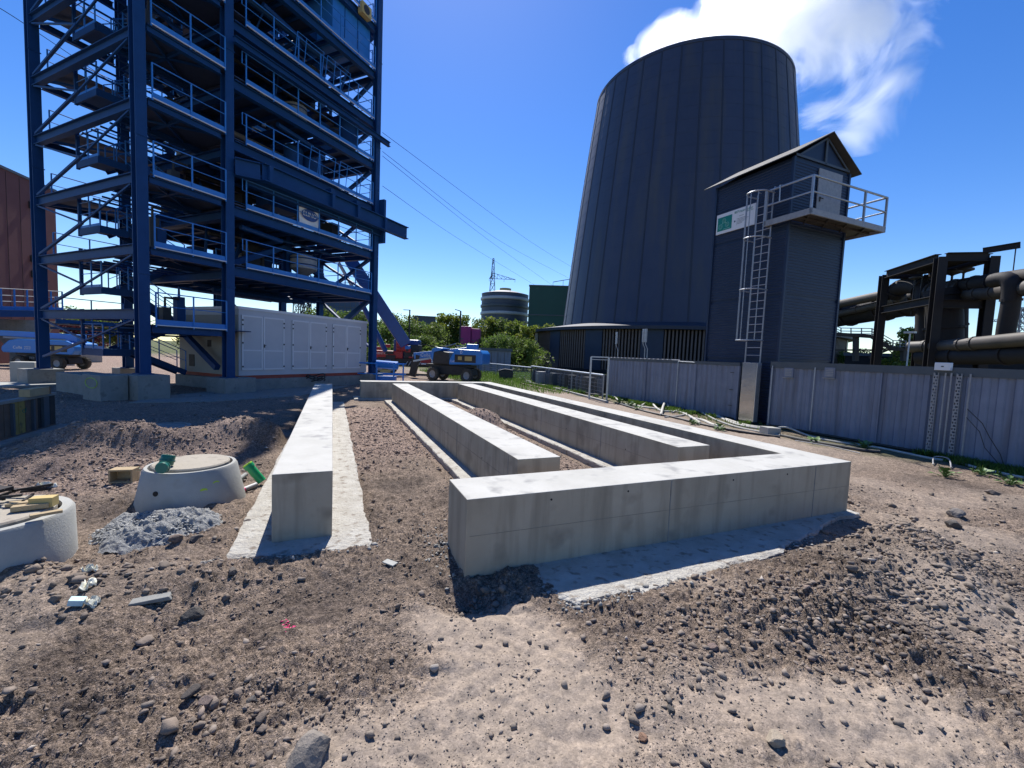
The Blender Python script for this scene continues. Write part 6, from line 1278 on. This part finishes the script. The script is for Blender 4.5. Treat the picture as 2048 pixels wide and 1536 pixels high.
P = gnd(524, 966); pg = thing('drain_pipe_piece', 'bright green pipe stub with lime end cap leaning near the left wall', 'pipe', (P.x, P.y, gz(P.x, P.y)+.06)); e = (dist(496, 930, math.hypot(P.x, P.y)+.05)-Vector((P.x, P.y, gz(P.x, P.y)+.06)))
mb = MB(); mb.cyl((0, 0, 0), e, .062, 20); mb.build('pipe_body', 'bgreen', pg, smooth=True); e1 = e.normalized(); mb = MB(); mb.cyl(e-e1*.05, e+e1*.005, .075, 20); mb.build('pipe_collar', 'bgreen', pg); mb = MB(); mb.cyl(e+e1*.006, e+e1*.022, .066, 20); mb.build('end_cap', 'lime', pg)
def can(lb, p0, p1, m, body):
    a, b = gnd(*p0), gnd(*p1); a.z = gz(a.x, a.y)+.05; b.z = gz(b.x, b.y)+.05; o = thing('spray_can', lb, 'spray can', a, 0, 'marking spray cans'); v = b-a; mb = MB(); mb.cyl((0, 0, 0), v*.22, .032, 14); mb.build('can_cap', m, o); mb = MB(); mb.cyl(v*.221, v, .034, 14); mb.build('can_body', body, o, smooth=True)
can('pink capped spray can on the soil by the left wall', (481, 985), (512, 972), 'pink', 'galvd'); can('lime capped spray can leaning at the shaft foot', (477, 962), (492, 955), 'lime', 'conc_ring')
# timber box
P = gnd(236, 974); wb = thing('timber_box', 'small open box of raw timber boards on the reddish gravel', 'wooden box', (P.x, P.y+.1, gz(P.x, P.y)), R(14))
for nm, q in (('board', (-.17, .17, -.1, .1, .2, .225)), ('board', (-.17, .17, -.1, .1, .0, .022)), ('board', (-.17, -.145, -.1, .1, .023, .199)), ('board', (.145, .17, -.1, .1, .023, .199)), ('board', (-.144, .144, .08, .1, .023, .199))): mb = MB(); mb.box(*[v_*.85 for v_ in q]); mb.build(nm, 'wood', wb)
# planks on the left shaft
def plank(lb, P, L, w_, h, rz, m='wood', tilt=0, cat='plank'):
    mb = MB(); mb.box(-L/2, L/2, -w_/2, w_/2, 0, h); o = mb.build('timber_piece', m, None, bevel=.004); o.location = P; o.rotation_euler = (0, tilt, rz); return tag(o, lb, cat, 'timber offcuts on the left shaft lid')
zt = .512
P = gnd(62, 1018, zt); plank('pale timber wedge pointing left, in the middle of the shaft lid', (P.x, P.y, zt), .24, .07, .045, R(35)); P = gnd(42, 1012, zt); plank('flat board behind the pale wedge', (P.x, P.y+.05, zt), .26, .09, .03, R(30)); P = gnd(88, 1012, zt+.0); plank('thick yellowish timber block nearest the lid edge', (P.x, P.y, zt), .17, .10, .09, R(20), 'yellow'); P = gnd(98, 1025, zt); plank('thin board under the thick block, over the rim', (P.x+.02, P.y-.04, zt-.005), .2, .06, .025, R(50))
P = gnd(8, 1000, zt); mb = MB()
for i in range(9): mb.bar((P.x+rng.uniform(-.25, .15), P.y+rng.uniform(-.15, .15), zt+.02+i*.008), (P.x+rng.uniform(-.1, .28), P.y+rng.uniform(-.12, .22), zt+.03+i*.01), .022, .02)
mb.box(P.x-.3, P.x+.1, P.y-.12, P.y+.0, zt+.11, zt+.14); tag(mb.build('scrap_pile', 'rust', None), 'small heap of rusty iron scraps at the left edge on the lid', 'scrap')
# dumped concrete
def dump():
    cx_, cy_ = gnd(318, 1062).x, gnd(318, 1062).y; n_ = 110; X, Y = np.meshgrid(np.linspace(-1, 1, n_), np.linspace(-1, 1, n_)); rr = np.hypot(X, Y); ang = np.arctan2(Y, X); edge = 1+.10*np.sin(3*ang)+.06*np.sin(7*ang+1); h = np.clip(1-(rr/edge)**3, 0, 1)
    x = cx_+X*.72; y = cy_+Y*.52; z = ground_z(x, y)*.5-.06+h*(.16+.10*np.abs(fbm(x, y, .35, 3, 88))*2+.07*np.abs(fbm(x, y, .07, 3, 90))+.035*fbm(x, y, .03, 2, 91)); k = np.arange(n_*n_).reshape(n_, n_)
    f = np.stack([k[:-1, :-1], k[:-1, 1:], k[1:, 1:], k[1:, :-1]], -1).reshape(-1, 4); m_ = (h.ravel()[f] > 0).all(1); o = npmesh('concrete_dump', np.stack([x, y, z], -1).reshape(-1, 3), f[m_], 'mortar'); tag(o, 'lumpy grey patch of dumped concrete between the shafts and the left wall', 'concrete heap')
dump()
_c = G(318, 1062); _n = 1500; _a = rng.uniform(0, 6.28, _n); _r = rng.random(_n)**.5; x = _c[0]+.70*_r*np.cos(_a); y = _c[1]+.50*_r*np.sin(_a); z_ = ground_z(x, y)*.5-.06+np.clip(1-_r**3, 0, 1)*.20
stones('concrete_crumbs', x, y, rng.uniform(.006, .02, _n), np.array([[.38, .38, .365]])*rng.uniform(.55, 1.2, (_n, 1)), 'ico', z=z_)['kind'] = 'stuff'
# formwork element at the left edge
f0, f1 = gnd(-40, 895), gnd(112, 850); dv = f1-f0; fw = thing('formwork_panel', 'stained formwork wall of boards at the left picture edge', 'formwork', (f0.x, f0.y, 0), math.atan2(dv.y, dv.x)); L = dv.length
nb = 11; mats_ = ['plydark', 'darkmetal', 'plydark', 'plydark', 'ply', 'ply', 'plydark', 'plydark', 'darkmetal', 'cladtrim', 'darkmetal']
for i in range(nb): mb = MB(); mb.box(L*i/nb+.01, L*(i+1)/nb-.01, .0, .06, .04, .72); mb.build('board', mats_[i], fw)
mb = MB(); mb.box(0, L, -.03, .10, .72, .78); mb.build('top_beam', 'conc_old', fw); mb = MB(); mb.box(0, L, -.06, .12, -.05, .04); mb.build('foot_beam', 'plydark', fw)
for i in (3.96, 6.98, 8.6): mb = MB(); mb.box(L*i/nb-.03, L*i/nb+.03, -.05, -.001, .04, .7); mb.build('steel_rib', 'cladtrim', fw)
mb = MB(); mb.tube([(L*.52+.05*math.cos(t_), -.012, .5+.035*math.sin(t_)) for t_ in np.linspace(.5, 6.5, 14)], .006, 4); mb.bar((L*.535, -.012, .47), (L*.55, -.012, .56), .01, .01); mb.build('paint_mark', 'pgreen', fw)
P = f0.lerp(f1, .72); bb = thing('square_timber', 'short square timber block lying on the formwork top', 'timber', (P.x, P.y, .78), math.atan2(dv.y, dv.x)); mb = MB(); mb.box(-.42, .3, -.08, .10, .0, .17); mb.build('timber_body', 'wood', bb, bevel=.01); mb = MB(); mb.box(.301, .33, -.09, .11, .0, .175); mb.build('end_plate', 'plydark', bb)
# litter
def rag(lb, px, py, w_, h, m, seed, rz, name='cloth_scrap', cat='litter'):
    p = gnd(px, py); n_ = 9; rs2 = random.Random(seed); ph = rs2.uniform(0, 6); v = []; z0 = gz(p.x, p.y)
    for j in range(n_):
        for i in range(n_):
            u, q = i/(n_-1)-.5, j/(n_-1)-.5; v.append((u*w_*(1+.2*math.sin(q*7+ph)), q*h+.02*math.sin(u*9+ph), .022+.022*math.sin(u*8+q*5+ph)+.012*math.sin(q*17+ph)+(.0)))
    mb = MB(); mb.add(v, [(j*n_+i, j*n_+i+1, (j+1)*n_+i+1, (j+1)*n_+i) for j in range(n_-1) for i in range(n_-1)]); o = mb.build(name, m, None, smooth=True); o.location = (p.x, p.y, z0+.01); o.rotation_euler = (0, 0, rz); md_ = o.modifiers.new('t', 'SOLIDIFY'); md_.thickness = .004; return tag(o, lb, cat, 'litter in the left foreground')
rag('uppermost off white crumpled rag in the left foreground', 180, 1168, .10, .06, 'cloth', 1, .4); rag('middle off white rag with a twisted tail', 176, 1200, .07, .12, 'cloth', 2, .3); rag('lowest off white rag beside the pale blue foam', 187, 1226, .12, .05, 'cloth', 3, -.5); rag('whitish plastic strip on the gravel above the left shaft', 95, 975, .3, .04, 'cloth', 4, -.1)
P = gnd(153, 1228); mb = MB(); mb.box(-.045, .045, -.03, .03, 0, .045); o = mb.build('foam_offcut', 'foam', None, bevel=.003); o.location = (P.x, P.y, gz(P.x, P.y)+.012); o.rotation_euler = (.1, .25, .5); tag(o, 'small pale blue foam offcut beside the rags', 'foam piece')
P = gnd(780, 1135); mb = MB(); mb.box(-.07, .07, -.035, .035, 0, .012); o = mb.build('stone_slab_piece', 'conc_ring', None, bevel=.003); o.location = (P.x, P.y, gz(P.x, P.y)+.01); o.rotation_euler = (.05, 0, -.5); tag(o, 'flat pale board offcut in front of the gap between both walls', 'offcut')
P = gnd(300, 1205); mb = MB(); mb.prism([(-.14, 0), (.15, 0), (.13, .035), (-.12, .025)], -.045, .045); o = mb.build('stone_slab_piece', 'conc_old', None, bevel=.006); o.location = (P.x, P.y, gz(P.x, P.y)); o.rotation_euler = (0, 0, .45); tag(o, 'elongated grey brown slab fragment left of the dark angular stone', 'slab fragment')
mk = []
for i in range(26):
    p = gnd(575+rng.normal(0, 9), 1243+rng.normal(0, 7)); mk.append((p.x, p.y))
mk = np.array(mk); o = stones('pink_marking', mk[:, 0], mk[:, 1], rng.uniform(.006, .012, 26), np.tile(np.array([[1, 1, 1]]), (26, 1)), 'oct', m='pink', flat=.35); o['kind'] = 'stuff'; o['label'] = 'pink spray specks on the soil'

block_bld('low_hall', 'long low dark hall behind the pipe rack near the horizon', 1690, 2140, 716, 64, 6, 'rust', 'building')
